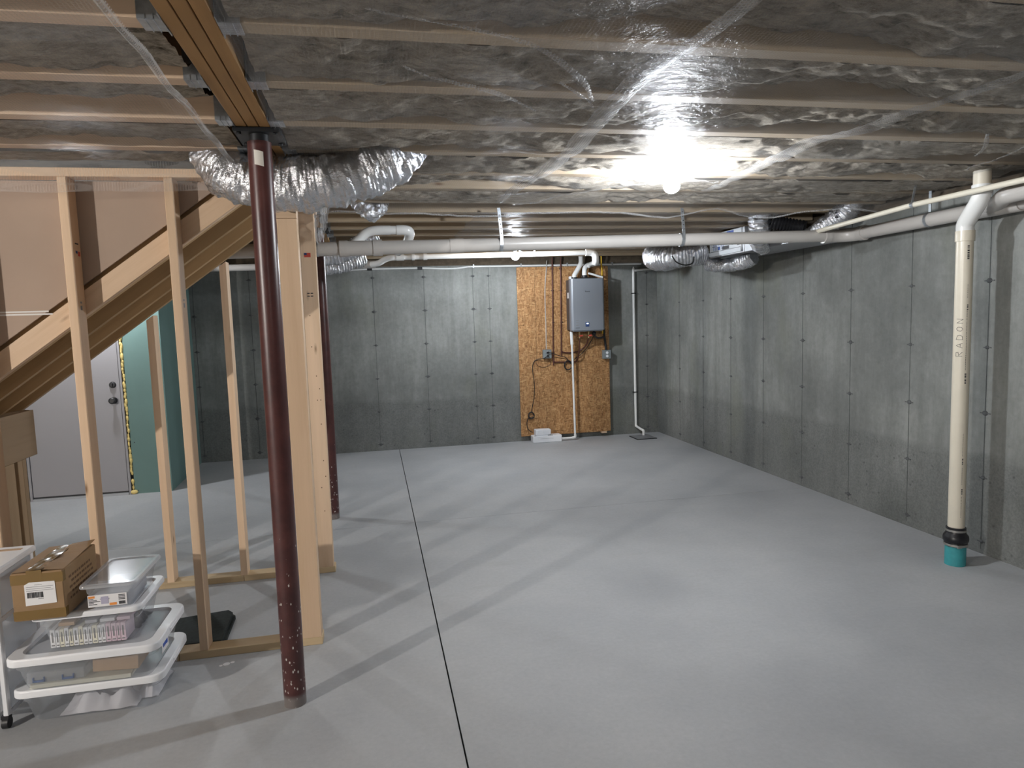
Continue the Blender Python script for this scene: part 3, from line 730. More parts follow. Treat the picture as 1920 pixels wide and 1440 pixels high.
obj('bottom_plate', MB().box(-2.2, -0.855, YS, YS+0.089, 0, 0.038, 0.002), 'treated_x', sw2)
obj('bottom_plate', MB().box(-0.853, -0.305, YS, YS+0.089, 0, 0.038, 0.002), 'treated_x', sw2)
SB = lambda x: 1.370+0.7265*(x+1.640)      # underside of the stairs
for x in (-1.290, -0.870):
    z = SB(x+0.038)-0.02
    st_ = obj('stud', MB().prism([(x, YS, 0.038), (x+0.038, YS, 0.038), (x+0.038, YS, z+0.016), (x, YS, z-0.012)], (0, 0.089, 0)), 'pine_z', sw2)
obj('end_post', MB().box(-0.404, -0.315, YS, YS+0.038, 0.038, 2.235, 0.002), 'pine_z', sw2)
e2 = obj('end_post', MB().box(-0.404, -0.315, YS+0.039, YS+0.077, 0.038, 2.235, 0.002), 'pine_z', sw2)
obj('top_plate', MB().box(-0.62, -0.300, YS, YS+0.089, 2.236, 2.274, 0.002), 'pine_x', sw2)
fl_ = mark(sw2, -0.383, YS-0.0003, 1.985, 0.016, 0.013, 'navy'); mark(sw2, -0.367, YS-0.0003, 1.985, 0.022, 0.013, 'red'); mark(sw2, -0.383, YS-0.0003, 1.972, 0.038, 0.013, 'red')
for a, zz in ((-0.378, 1.735), (-0.378, 1.752), (-0.358, 1.735), (-0.358, 1.752)): mark(sw2, a, YS-0.0003, zz, 0.015, 0.006, 'ink')
nl = MB()
for x, z in ((-0.352, 1.25), (-0.338, 1.17), (-0.37, 1.43), (-0.335, 1.10), (-0.355, 1.10), (-0.34, 0.95), (-0.34, 0.72), (-0.37, 1.62), (-0.35, 0.4), (-0.36, 0.55), (-0.332, 0.62)):
    nl.cyl((x, YS-0.0004, z), (0, 1, 0), 0.0035, 0.003, 8)
obj('nail_heads', nl, 'ink_brown', sw2)

# ================================================================== the stairs
sc_ = thing('staircase', (-1.2, 3.87, 0), 'wooden staircase rising to the right between the two stud walls, seen from below', 'stairs')
def sloped(x0, x1, y0, y1, h, off=0.0):
    return MB().prism([(x0, y0, SB(x0)+off), (x1, y0, SB(x1)+off), (x1, y0, SB(x1)+h+off), (x0, y0, SB(x0)+h+off)], (0, y1-y0, 0))
def slope_mat(nm, base, dark):
    m = wood(nm, 'x', base, dark)
    for n in m.node_tree.nodes:
        if n.type == 'MAPPING': n.vector_type = 'TEXTURE'; s = n.inputs['Scale'].default_value; n.inputs['Scale'].default_value = (1/s[0], 1/s[1], 1/s[2]); n.inputs['Rotation'].default_value = (0, -0.628, 0)
    return m
M['pine_slope'] = slope_mat('pine_slope', PINE, PINE_D)
M['stair_slope'] = slope_mat('stair_slope', (0.44, 0.29, 0.15), (0.28, 0.17, 0.08))
YW = YN+0.0895
tb = -0.56
obj('skirt_board', MB().prism([(-2.6, YW, SB(-2.6)), (-0.565, YW, SB(-0.565)), (-0.645, YW, SB(-0.645)+0.110), (-2.6, YW, SB(-2.6)+0.110)], (0, 0.038, 0)), 'pine_slope', sc_)
obj('stringer', sloped(-2.3, -0.49, YW+0.0385, YW+0.0765, 0.20, 0.002), 'stair_slope', sc_)
for y1 in (3.79, 4.08, 4.318): obj('stringer', sloped(-2.12 if y1 > 4 else -2.2, -0.47, y1-0.038, y1, 0.13), 'stair_slope', sc_)
rise, run = 0.19, 0.19/0.7265
for i in range(8):
    x = -2.35+run*i; z = SB(x)+0.155
    if z+0.2 < 2.5:
        obj('riser', MB().box(x, x+0.018, YW+0.080, 4.316, z, z+rise), 'stair_y', sc_)
        obj('tread', MB().box(x-0.02, x+run+0.018, YW+0.080, 4.316, z+rise, z+rise+0.026), 'stair_y', sc_)
obj('header', MB().box(-1.948, -1.905, 3.55, 4.285, 0.880, 1.136, 0.002).box(-1.99, -1.95, 3.55, 4.285, 0.880, 1.136, 0.002), 'old_y', sc_)
obj('support_post', MB().box(-1.995, -1.907, 4.115, 4.155, 0, 0.879, 0.002), 'old_z', sc_)
obj('support_post', MB().box(-1.995, -1.907, 4.065, 4.113, 0, 0.879, 0.002), 'old_z', sc_)
obj('support_post', MB().box(-1.995, -1.907, 3.93, 4.03, 0, 0.879, 0.002), 'old_z', sc_)
obj('landing_frame', MB().box(-2.9, -1.996, 3.55, 4.285, 1.02, 1.058).box(-2.9, -2.86, 3.55, 3.64, 0, 1.02).box(-2.9, -2.86, 4.19, 4.285, 0, 1.02), 'old_y', sc_)
# drywall on the stair side of the near stud wall
dz = lambda x: SB(x)+0.135
dw = thing('drywall_sheet', (-1.6, YW+0.006, 1.4), 'brown-backed drywall behind the near studs above the stair board', 'drywall')
obj('panel', MB().prism([(-3.2, YW+0.001, dz(-3.2)), (-0.66, YW+0.001, dz(-0.66)), (-0.66, YW+0.001, 2.234), (-3.2, YW+0.001, 2.234)], (0, 0.0125, 0)), 'drywall', dw)
obj('joint_tape', MB().box(-2.4, -1.405, YW-0.0003, YW+0.001, 1.645, 1.652).box(-2.4, -1.42, YW-0.0003, YW+0.001, 1.657, 1.664), 'drywall_tape', dw)
# foam mat on the floor inside the stair frame
mt_ = thing('foam_mat', (-0.95, 3.62, 0), 'folded black foam mat on the floor behind the near bottom plate', 'mat')
for i, (zz, dx, th) in enumerate(((0.0, 0.0, 0.018), (0.019, -0.012, 0.018))):
    obj('layer', MB().prism([(-1.20, 3.43, zz), (-0.79+dx, 3.43, zz), (-0.80+dx, 3.76, zz), (-0.83+dx, 3.80, zz), (-1.20, 3.74, zz)], (0, 0, th)), 'foam_mat', mt_)

# ================================================================== plastic bins and boxes
def rrect(cx, cy, w_, d, r, n=6):
    out = []
    for (sx, sy, a0) in ((1, 1, 0), (-1, 1, PI/2), (-1, -1, PI), (1, -1, 3*PI/2)):
        for k in range(n+1):
            a = a0+PI/2*k/n
            out.append((cx+sx*(w_/2-r)+r*math.cos(a), cy+sy*(d/2-r)+r*math.sin(a)))
    return out
def ring(cx, cy, w_, d, r, z): return [(x, y, z) for x, y in rrect(cx, cy, w_, d, r)]
def bin_(x0, x1, y0, y1, z0, h, lab, lid_mat='white_plastic', name='storage_bin', lip=0.032, r=0.050, recess=0.010, ins=0.075, taper=0.03, panel='lid_centre', body='clear'):
    cx, cy, w_, d = (x0+x1)/2, (y0+y1)/2, x1-x0, y1-y0
    t = thing(name, (cx, cy, z0), lab, 'bin')
    bw, bd = w_-0.03, d-0.03
    b = MB()
    outer = [ring(cx, cy, bw-2*taper-0.02, bd-2*taper-0.02, r*0.8, z0+0.001), ring(cx, cy, bw-2*taper, bd-2*taper, r*0.9, z0+0.012),
             ring(cx, cy, bw-taper*0.8, bd-taper*0.8, r, z0+h*0.62), ring(cx, cy, bw-taper*0.35, bd-taper*0.35, r, z0+h*0.64), ring(cx, cy, bw, bd, r, z0+h-lip*0.6)]
    b.loops(outer, True, False)
    obj('tub', b, body, t)
    zt = z0+h; l = MB()
    l.loops([ring(cx, cy, w_-0.006, d-0.006, r, zt-lip), ring(cx, cy, w_, d, r, zt-lip*0.93), ring(cx, cy, w_, d, r, zt-0.008), ring(cx, cy, w_-0.003, d-0.003, r, zt-0.003), ring(cx, cy, w_-0.010, d-0.010, r-0.004, zt), ring(cx, cy, w_-0.016, d-0.016, r-0.006, zt), ring(cx, cy, w_-ins, d-ins, r*0.92, zt),
             ring(cx, cy, w_-ins*1.1, d-ins*1.1, r*0.9, zt), ring(cx, cy, w_-ins*1.3, d-ins*1.3, r*0.8, zt-recess)], False, False)
    obj('lid_rim', l, lid_mat, t)
    p = MB(); p.loops([ring(cx, cy, w_-ins*1.3, d-ins*1.3, r*0.8, zt-recess), ring(cx, cy, w_-ins*1.3-0.03, d-ins*1.3-0.03, r*0.7, zt-recess+0.001)], True, True)
    obj('lid_panel', p, panel, t)
    return t
b1 = bin_(-1.475, -0.915, 2.900, 3.312, 0.0, 0.155, 'white-lidded clear underbed bin on the floor, bottom of the stack')
b2 = bin_(-1.462, -0.905, 2.845, 3.275, 0.155, 0.155, 'white-lidded clear underbed bin with a blue sticker, second from the bottom of the stack')
b3 = bin_(-1.375, -0.972, 2.888, 3.245, 0.303, 0.155, 'mid-sized clear bin with a row of small printed boxes, third in the stack', r=0.035, lip=0.022, ins=0.05, panel='white_plastic')
b4 = bin_(-1.184, -0.972, 2.868, 3.208, 0.4505, 0.118, 'small clear lidded bin with a paper label, on top of the stack', lid_mat='clear_milky', r=0.022, lip=0.014, ins=0.03, taper=0.018, panel='clear', recess=0.005)
# handles (dark slot) on the lids
for t, x, y in ((b2, -0.9045, 3.06), (b1, -0.9145, 3.11)):
    z = wloc(t).z+0.141
    obj('latch', MB().box(x-0.004, x+0.003, y-0.05, y+0.05, z-0.008, z+0.006, 0.002), 'white_plastic', t)
obj('blue_sticker', MB().box(-0.9335, -0.9325, 3.000, 3.045, 0.225, 0.262).box(-0.9340, -0.9330, 3.045, 3.062, 0.222, 0.260), 'blue', b2)
obj('sticker_backing', MB().box(-0.9345, -0.9335, 2.985, 3.075, 0.205, 0.275), 'label', b2)
# paper label on the small bin
lb = MB().box(-1.160, -1.018, 2.8905, 2.8915, 0.472, 0.520); lo = obj('label_sheet', lb, 'label', b4)
obj('orange_logo', MB().box(-1.157, -1.134, 2.8895, 2.8905, 0.508, 0.5165), 'orange', b4)
obj('orange_panel', MB().box(-1.082, -1.056, 2.8895, 2.8905, 0.4745, 0.484), 'orange', b4)
obj('lid_picture', MB().box(-1.112, -1.085, 2.8895, 2.8905, 0.482, 0.512).box(-1.115, -1.082, 2.8885, 2.8895, 0.500, 0.505), 'lilac', b4)
pt = MB()
for i in range(5): pt.box(-1.157, -1.157+0.018+0.012*((i*7) % 3), 2.8895, 2.8905, 0.503-0.0055*i, 0.5055-0.0055*i)
for i in range(4): pt.box(-1.048, -1.024, 2.8895, 2.8905, 0.512-0.006*i, 0.515-0.006*i)
for i in range(9): pt.box(-1.048+0.0027*i, -1.0468+0.0027*i+0.0004*(i % 3), 2.8895, 2.8905, 0.4755, 0.488)
obj('label_print', pt, 'ink', b4)
# what is in the bins
def solo(name, mb, mat, lab, cat, group=None): return obj(name, mb, mat, None, lab, cat, group)
def small_box(x, z, w_, d, h, tint, lab, grp, y=2.925, tilt=0.0):
    R = Matrix.Rotation(tilt, 3, 'Y')
    t = thing('small_box', (x, y+d/2, z), lab, 'box', grp)
    obj('carton', MB().box(x-w_/2, x+w_/2, y, y+d, z, z+h, 0.001), tint, t)
    pr = MB()
    pr.box(x-w_*0.18, x+w_*0.12, y-0.0008, y+0.0002, z+h*0.30, z+h*0.86); pr.box(x-w_*0.30, x+w_*0.30, y-0.0008, y+0.0002, z+h*0.10, z+h*0.16)
    obj('spine_print', pr, 'ink_grey', t)
M['carton_white'] = plain('carton_white', (0.70, 0.71, 0.74), 0.5); M['carton_pink'] = plain('carton_pink', (0.62, 0.50, 0.57), 0.5); M['carton_grey'] = plain('carton_grey', (0.42, 0.43, 0.47), 0.5)
M['carton_cream'] = plain('carton_cream', (0.70, 0.68, 0.58), 0.5)
x = -1.322
for i in range(19):
    ww = random.choice((0.015, 0.017, 0.020)); h = 0.074+random.uniform(-0.004, 0.003)
    if x+ww > -1.026: break
    if i < 12: mat = random.choice(('carton_white', 'carton_white', 'carton_grey', 'carton_cream')); lab = 'small %s printed box standing in the clear bin, %s from the left of the row' % (mat[7:], ORD[i]); g = 'boxes standing in the clear bin'
    else: mat = 'carton_pink'; lab = 'small pinkish printed box standing in the clear bin, %s of the pinkish ones' % ORD[i-12]; g = 'boxes standing in the clear bin'
    small_box(x+ww/2, 0.309, ww-0.001, 0.10, h, mat, lab, g); x += ww
for xx, ww, mat, lab in ((-1.265, 0.058, 'cardboard_in', 'flat tan box lying on the left of the standing row in the clear bin'), (-1.175, 0.045, 'carton_grey', 'flat grey box lying on the standing row of small boxes in the clear bin'),
                         (-1.115, 0.055, 'carton_white', 'flat white box lying on the standing row near the middle of the clear bin'), (-1.055, 0.050, 'carton_pink', 'flat pinkish box lying on the right end of the standing row')):
    solo('small_box', MB().box(xx-ww/2, xx+ww/2, 2.94, 3.03, 0.3885, 0.402, 0.001), mat, lab, 'box')
def lump(x0, x1, y0, y1, z0, z1, seed, nu=26, nv=18, amp=0.5):
    def fn(u, v):
        e = min(1, 5*min(u, 1-u))*min(1, 5*min(v, 1-v))
        return Vector((x0+(x1-x0)*u+0.01*nz(v*6, seed), y0+(y1-y0)*v+0.01*nz(u*6, seed), z0+0.002+(z1-z0)*e*(0.55+amp*nz(u*4, v*4, seed)+0.2*nz(u*13, v*11, seed+2))))
    return MB().grid(fn, nu, nv)
solo('dark_cloth', lump(-1.32, -1.03, 3.035, 3.20, 0.305, 0.460, 4), 'black_plastic', 'dark bundle behind the small boxes in the third bin of the stack', 'cloth')
solo('white_bag', lump(-1.33, -1.04, 2.96, 3.13, 0.003, 0.105, 9, amp=0.7), 'white_bag', 'crumpled white plastic bag lying in the bottom bin of the stack', 'bag')
solo('white_bag', lump(-1.10, -0.975, 3.02, 3.24, 0.003, 0.105, 19, amp=0.6), 'white_bag', 'crumpled pale bag against the right side of the bottom bin', 'bag')
solo('paper_stack', MB().box(-1.40, -1.02, 3.14, 3.25, 0.004, 0.07, 0.002), 'carton_grey', 'grey stack of papers at the back of the bottom bin', 'papers')
solo('kraft_envelope', MB().box(-1.17, -1.0, 2.905, 3.10, 0.195, 0.262, 0.002, Matrix.Rotation(0.05, 3, 'Y')), 'cardboard_in', 'light tan cardboard box in the right half of the second bin of the stack', 'box')
ca = thing('clear_case', (-1.29, 3.0, 0.162), 'shallow clear case with two blue latches in the second bin of the stack', 'case')
obj('case_body', MB().box(-1.41, -1.20, 2.905, 3.11, 0.180, 0.225, 0.004), 'clear_milky', ca)
for xx in (-1.365, -1.26): obj('latch', MB().box(xx-0.022, xx+0.022, 2.898, 2.905, 0.186, 0.194, 0.001).box(xx-0.022, xx-0.017, 2.898, 2.905, 0.186, 0.206, 0.001).box(xx+0.017, xx+0.022, 2.898, 2.905, 0.186, 0.206, 0.001), 'latch_blue', ca)
solo('paper_sheaf', MB().box(-1.40, -1.03, 2.90, 3.12, 0.160, 0.177, 0.002), 'carton_cream', 'cream paper sheaf lying flat on the floor of the second bin', 'papers')
solo('paper_stack', MB().box(-1.145, -1.02, 2.915, 3.14, 0.456, 0.515, 0.003), 'carton_grey', 'grey papers inside the small top bin', 'papers')

# taped cardboard carton
cb = thing('cardboard_box', (-1.31, 3.0, 0.46), 'taped brown cardboard box with a white shipping label on top of the bins', 'box')
X0, X1, Y0, Y1, Z0, Z1 = -1.402, -1.222, 2.848, 3.168, 0.4605, 0.650
obj('carton', MB().box(X0, X1, Y0, Y1, Z0, Z1, 0.003), 'cardboard', cb)
fp = MB()   # the two top flaps, one ajar and wavy
fp.grid(lambda u, v: Vector((X1-0.088*(1-u), Y0+0.006+(Y1-Y0+0.002)*v, Z1+0.002+0.010*(1-u)*(0.6+nz(v*3, 1)+0.3*nz(v*20, 2))+0.016*u*v*v)), 6, 40)
fp.grid(lambda u, v: Vector((X0+0.088*u, Y0+0.006+(Y1-Y0)*v, Z1+0.0015+0.006*u*(0.6+nz(v*4, 3)))), 6, 40)
obj('top_flaps', fp, 'cardboard', cb)
tp = MB(); tp2 = MB(); tp.grid(lambda u, v: Vector((X0+0.055+0.05*u+0.008*nz(v*4, 5), Y0-0.0005+(Y1-Y0)*0.95*v, Z1+0.010+0.004*nz(u*5, v*7, 3))), 6, 30)
tp.box(X0+0.055, X0+0.108, Y0-0.0012, Y0, Z1-0.055, Z1+0.008)
tp2.box(X0-0.0008, X1+0.0008, Y0-0.0008, Y0+0.025, Z0+0.004, Z0+0.040); obj('packing_tape', tp2, 'tape', cb)
tp.box(X0-0.0008, X1+0.0008, Y0-0.0010, Y0+0.022, Z1-0.045, Z1-0.006)
obj('packing_tape', tp, 'tape', cb)
lx, lz = X0+0.045, Z0+0.060
obj('shipping_label', MB().prism([(lx, Y0-0.0014, lz), (lx+0.108, Y0-0.0014, lz+0.004), (lx+0.106, Y0-0.0014, lz+0.090), (lx+0.018, Y0-0.0014, lz+0.092), (lx, Y0-0.0014, lz+0.082)], (0, -0.0006, 0)), 'label', cb)
bc = MB(); bx = lx+0.008
for i in range(22):
    wv = random.choice((0.001, 0.0018, 0.003)); bc.box(bx, bx+wv, Y0-0.0028, Y0-0.0021, lz+0.030, lz+0.052); bx += wv+random.choice((0.0009, 0.0016))
    if bx > lx+0.064: break
obj('barcode', bc, 'ink', cb)
lp = MB()
for i, (a, b_) in enumerate(((0.036, 0.062), (0.006, 0.10), (0.006, 0.092), (0.006, 0.10))): lp.box(lx+a, lx+b_, Y0-0.0026, Y0-0.0021, lz+0.080-i*0.0075, lz+0.0815-i*0.0075)
lp.box(lx+0.045, lx+0.064, Y0-0.0026, Y0-0.0021, lz+0.024, lz+0.026)
obj('label_lines', lp, 'ink_grey', cb)
sp_ = MB()
for r_ in range(5):
    yy = Y0+0.05+0.02*(r_ % 2)
    while yy < Y1-0.06:
        l_ = random.uniform(0.008, 0.028); sp_.box(X1-0.0003, X1+0.0006, yy, yy+l_, Z1-0.052-0.021*r_, Z1-0.043-0.021*r_); yy += l_+0.008
obj('side_print', sp_, 'ink_brown', cb)

# drawer cart at the left edge
ct = thing('drawer_cart', (-1.67, 3.06, 0), 'white and clear plastic drawer cart on black casters at the left edge', 'cart')
cx0, cx1, cy0, cy1 = -1.86, -1.484, 2.905, 3.215
obj('top', MB().box(cx0-0.01, cx1+0.012, cy0-0.01, cy1+0.005, 0.628, 0.655, 0.006), 'white_plastic', ct)
obj('grip_slot', MB().box(cx1-0.115, cx1-0.02, cy1-0.06, cy1-0.035, 0.654, 0.6565, 0.001), 'cardboard_in', ct)
fr = MB()
for x_ in (cx0, cx1-0.020):
    for y_ in (cy0, cy1-0.025): fr.box(x_, x_+0.02, y_, y_+0.025, 0.06, 0.628, 0.003)
for z_ in (0.055, 0.245, 0.435):
    fr.box(cx1-0.016, cx1-0.001, cy0+0.02, cy1-0.02, z_, z_+0.020, 0.002); fr.box(cx0, cx0+0.015, cy0+0.02, cy1-0.02, z_, z_+0.020, 0.002); fr.box(cx0+0.02, cx1-0.02, cy1-0.016, cy1-0.002, z_, z_+0.018)
obj('frame', fr, 'white_plastic', ct)
obj('side_panel', MB().box(cx1-0.008, cx1-0.004, cy0+0.02, cy1-0.02, 0.076, 0.626), 'clear_milky', ct)
for z_ in (0.078, 0.268, 0.458):
    d_ = obj('drawer', MB().box(cx0+0.022, cx1-0.022, cy0-0.012, cy1-0.02, z_, z_+0.155, 0.006), 'clear_milky', ct)
    obj('drawer_handle', MB().box(cx0+0.13, cx1-0.13, cy0-0.03, cy0-0.012, z_+0.10, z_+0.125, 0.004), 'clear_milky', d_)
for x_ in (cx0+0.02, cx1-0.022):
    for y_ in (cy0+0.025, cy1-0.03):
        c_ = obj('caster', MB().cyl((x_-0.011, y_, 0.0225), (1, 0, 0), 0.0225, 0.022, 18), 'black_plastic', ct)
        obj('fork', MB().box(x_-0.015, x_+0.015, y_-0.014, y_+0.014, 0.040, 0.056, 0.002), 'black_plastic', c_)

# ================================================================== drain and vent piping
PY = 4.62
PZ = lambda x: 2.055+0.0165*x
dp = thing('drain_pipe', (1.5, PY, 2.07), 'long white drain pipe slung across the room below the joists, turning along the right wall', 'pipe')
obj('pipe_run', MB().tube([(-1.6, PY, PZ(-1.6)), (3.40, PY, PZ(3.40))], 0.0445, 28), 'pvc', dp)
obj('pipe_run', MB().tube([(3.58, 4.44, 2.113), (3.58, 2.2, 2.128)], 0.0445, 28), 'pvc', dp)
E1 = [Vector((3.40, PY, 2.111)), Vector((3.44, PY, 2.112))]+[Vector((3.44+0.14*math.sin(a), PY-0.14*(1-math.cos(a)), 2.112)) for a in (PI/2*k/8 for k in range(1, 9))]+[Vector((3.58, 4.44, 2.113))]
obj('elbow', MB().tube(E1, 0.051, 28).tube([(3.36, PY, PZ(3.36)), (3.41, PY, PZ(3.41))], 0.055, 28).tube([(3.58, 4.49, 2.113), (3.58, 4.44, 2.113)], 0.055, 28), 'pvc', dp)
obj('coupling', MB().tube([(0.535, PY, PZ(.535)), (0.63, PY, PZ(.63))], 0.0475, 28), 'pvc', dp)
obj('coupling', MB().tube([(-0.185, PY, PZ(-.18)), (-0.13, PY, PZ(-.13))], 0.053, 28), 'pvc', dp)
wy = MB().tube([(-0.13, PY, PZ(-.13)), (0.03, PY, PZ(.03))], 0.0495, 28).tube([(0.03, PY, PZ(.03)), (0.09, PY, PZ(.09))], 0.0535, 28)
obj('wye_fitting', wy, 'pvc', dp)
bp = smooth_path([(-0.12, PY+0.03, 2.06), (-0.06, PY+0.05, 2.115), (-0.01, PY+0.06, 2.16), (0.05, PY+0.06, 2.176), (0.15, PY+0.06, 2.178)], 6)
br = obj('branch_pipe', MB().tube(bp, 0.031, 22).tube([(0.14, PY+0.06, 2.178), (0.19, PY+0.06, 2.178)], 0.029, 22), 'pvc_bright', dp)
eb = smooth_path([(0.19, PY+0.06, 2.178), (0.24, PY+0.06, 2.178), (0.275, PY+0.075, 2.170), (0.275, PY+0.12, 2.14), (0.255, PY+0.17, 2.10), (0.2, PY+0.3, 2.06)], 6)
obj('branch_elbow', MB().tube(eb, 0.0325, 22), 'pvc_bright', br)
def hanger(x, nm='hanger_strap'):
    b = MB(); z = PZ(x)
    b.tube([(x-0.012, PY, z), (x+0.012, PY, z)], 0.0475, 28)
    b.box(x-0.011, x+0.011, PY-0.049, PY-0.047, z, z+0.06)
    b.prism([(x-0.011, PY-0.048, z+0.05), (x+0.011, PY-0.048, z+0.05), (x-0.004, PY-0.050, ZJ-0.002), (x-0.026, PY-0.050, ZJ-0.002)], (0, 0.002, 0))
    o = obj(nm, b, 'galv', dp)
    h = MB()
    for i in range(5): h.cyl((x-0.003*i, PY-0.0515, z+0.07+0.03*i), (0, 1, 0), 0.004, 0.001, 10)
    obj('strap_holes', h, 'ink', o)
hanger(0.885); hanger(2.21)
b = MB(); b.tube([(-0.345, PY, PZ(-.34)), (-0.318, PY, PZ(-.32))], 0.0475, 28); b.box(-0.342, -0.320, PY-0.003, PY, PZ(-.3)+0.04, ZJ); obj('hanger_strap', b, 'galv', dp)
for yy in (3.85, 3.0):
    b = MB(); b.tube([(3.58, yy-0.011, 2.117), (3.58, yy+0.011, 2.117)], 0.0475, 28); b.box(3.579, 3.582, yy-0.011, yy+0.011, 2.16, 2.30); obj('pipe_clamp', b, 'galv', dp)
tee = smooth_path([(3.58, 3.42, 2.12), (3.54, 3.32, 2.135), (3.47, 3.22, 2.147), (3.425, 3.13, 2.149), (3.42, 3.0, 2.152)], 6)
obj('branch_elbow', MB().tube(tee, 0.047, 24).tube([(3.42, 3.02, 2.152), (3.42, 2.4, 2.165)], 0.044, 24), 'pvc', dp)
obj('cleanout_tee', MB().tube([(3.58, 3.50, 2.12), (3.58, 3.20, 2.121)], 0.052, 24), 'pvc', dp)
# radon stack
rx, ry = 3.385, 3.38
rd = thing('radon_pipe', (rx, ry, 0), 'cream vertical pipe marked RADON, rising from a teal floor stub by the right wall', 'pipe')
obj('floor_stub', MB().tube([(rx, ry, 0), (rx, ry, 0.145)], 0.056, 32), 'teal', rd)
prof = [(0.118, 0.0600), (0.128, 0.0625), (0.140, 0.0610), (0.150, 0.0680), (0.165, 0.0690), (0.180, 0.0660), (0.196, 0.0540), (0.205, 0.0520), (0.222, 0.0525), (0.230, 0.0530), (0.232, 0.0480)]
cp = obj('rubber_coupling', MB().tube([(rx, ry, z) for z, _ in prof], [r for _, r in prof], 32), 'rubber', rd)
obj('band_clamp', MB().tube([(rx, ry, 0.121), (rx, ry, 0.134)], 0.0640, 32).box(rx-0.045, rx-0.018, ry-0.066, ry-0.055, 0.119, 0.136), 'clamp', cp)
obj('band_clamp', MB().tube([(rx, ry, 0.207), (rx, ry, 0.219)], 0.0545, 32), 'clamp', cp)
obj('pipe', MB().tube([(rx, ry, 0.20), (rx, ry, 1.955)], 0.0445, 36), 'pvc_stack', rd)
obj('collar', MB().tube([(rx, ry, 1.925), (rx, ry, 1.985)], 0.0505, 32), 'pvc_stack', rd)
ofs = smooth_path([(rx, ry, 1.975), (rx, ry, 2.02), (rx-0.003, ry-0.035, 2.07), (rx-0.008, ry-0.085, 2.125), (rx-0.008, ry-0.11, 2.18), (rx-0.008, ry-0.11, 2.22)], 7)
obj('offset_fitting', MB().tube(ofs, 0.0465, 32).tube([(rx-0.008, ry-0.11, 2.175), (rx-0.008, ry-0.11, 2.225)], 0.051, 32), 'pvc_bright', rd)
obj('pipe', MB().tube([(rx-0.008, ry-0.11, 2.20), (rx-0.008, ry-0.11, ZT-0.01)], 0.0445, 28), 'pvc_stack', rd)
# handwriting, reading upwards on the side that faces the room
FONT = {'R': [[(0, 0), (0, 1)], [(0, 1), (.55, .95), (.6, .65), (.05, .5)], [(.15, .5), (.6, 0)]],
        'A': [[(0, 0), (.35, 1), (.7, 0)], [(.12, .35), (.6, .35)]],
        'D': [[(0, 0), (.02, 1)], [(.02, 1), (.6, .8), (.68, .4), (.45, .05), (0, 0)]],
        'O': [[(.35, 0), (.05, .3), (.1, .8), (.4, 1), (.65, .75), (.6, .25), (.35, 0)]],
        'N': [[(0, 0), (.03, 1), (.55, 0), (.62, 1)]]}
def on_pipe(s, t, r=0.0449):
    """s: height, t: arc length to the right of the point that faces the viewer"""
    a = math.atan2(-rx, ry)  # direction towards the middle of the room
    base = Vector((-rx, -ry, 0)).normalized(); sd = Vector((-base.y, base.x, 0)); an = t/0.0445
    return Vector((rx, ry, s)) + (base*math.cos(an)+sd*math.sin(an))*r
def stroke(mb, pts, wd=0.0022):
    P = []
    for a, b_ in zip(pts, pts[1:]):
        n = max(2, int(math.hypot(b_[0]-a[0], b_[1]-a[1])/0.004))
        for i in range(n): P.append((a[0]+(b_[0]-a[0])*i/n, a[1]+(b_[1]-a[1])*i/n))
    P.append(pts[-1]); mb.tube([on_pipe(s, t, 0.0447) for s, t in P], wd/2, 6)
b = MB(); s0 = 1.262
for ch in 'RADON':
    for st_ in FONT[ch]: stroke(b, [(s0+0.040*x, 0.004-0.034*y) for x, y in st_])
    s0 += 0.048
obj('handwriting_radon', b, 'ink', rd)
b = MB(); random.seed(3)
def dashes(z0, z1, t0, h=0.004, heavy=False):
    z = z0
    while z < z1:
        l = random.uniform(0.003, 0.009); w_ = h*(1.6 if heavy else 1)
        P = [on_pipe(z, t0, 0.0449), on_pipe(z+l, t0, 0.0449), on_pipe(z+l, t0+w_, 0.0449), on_pipe(z, t0+w_, 0.0449)]
        b.poly(P); z += l+random.uniform(0.002, 0.005)
dashes(1.10, 1.16, 0.019, 0.006, True); dashes(1.18, 1.52, 0.021, 0.0025); dashes(1.53, 1.56, 0.020, 0.005, True); dashes(1.60, 1.68, 0.021, 0.002)
dashes(0.30, 0.42, 0.021, 0.0025); dashes(0.44, 0.47, 0.020, 0.005, True); dashes(0.50, 0.60, 0.021, 0.002); dashes(0.62, 0.65, 0.020, 0.004, True); dashes(0.67, 0.80, 0.021, 0.002)
dashes(1.82, 1.90, 0.014, 0.007, True); obj('printed_marking', b, 'ink', rd, normals=False)
# thin cream pipe beside the wall
tpz = thing('thin_pipe', (3.3, 3.7, 2.18), 'thin cream pipe hung under the joists, running above the drain pipe along the right wall', 'pipe')
obj('pipe', MB().tube([(3.31, 5.2, 2.115), (3.30, 4.406, 2.152), (3.30, 3.68, 2.183), (3.30, 2.2, 2.190)], 0.0165, 16), 'pvc_cream', tpz)
obj('pipe_hook', MB().tube([(3.30, 3.668, 2.183), (3.30, 3.692, 2.183)], 0.0195, 16).prism([(3.285, 3.68, 2.19), (3.300, 3.68, 2.19), (3.325, 3.68, ZJ), (3.310, 3.68, ZJ)], (0, 0.003, 0)), 'galv', tpz)
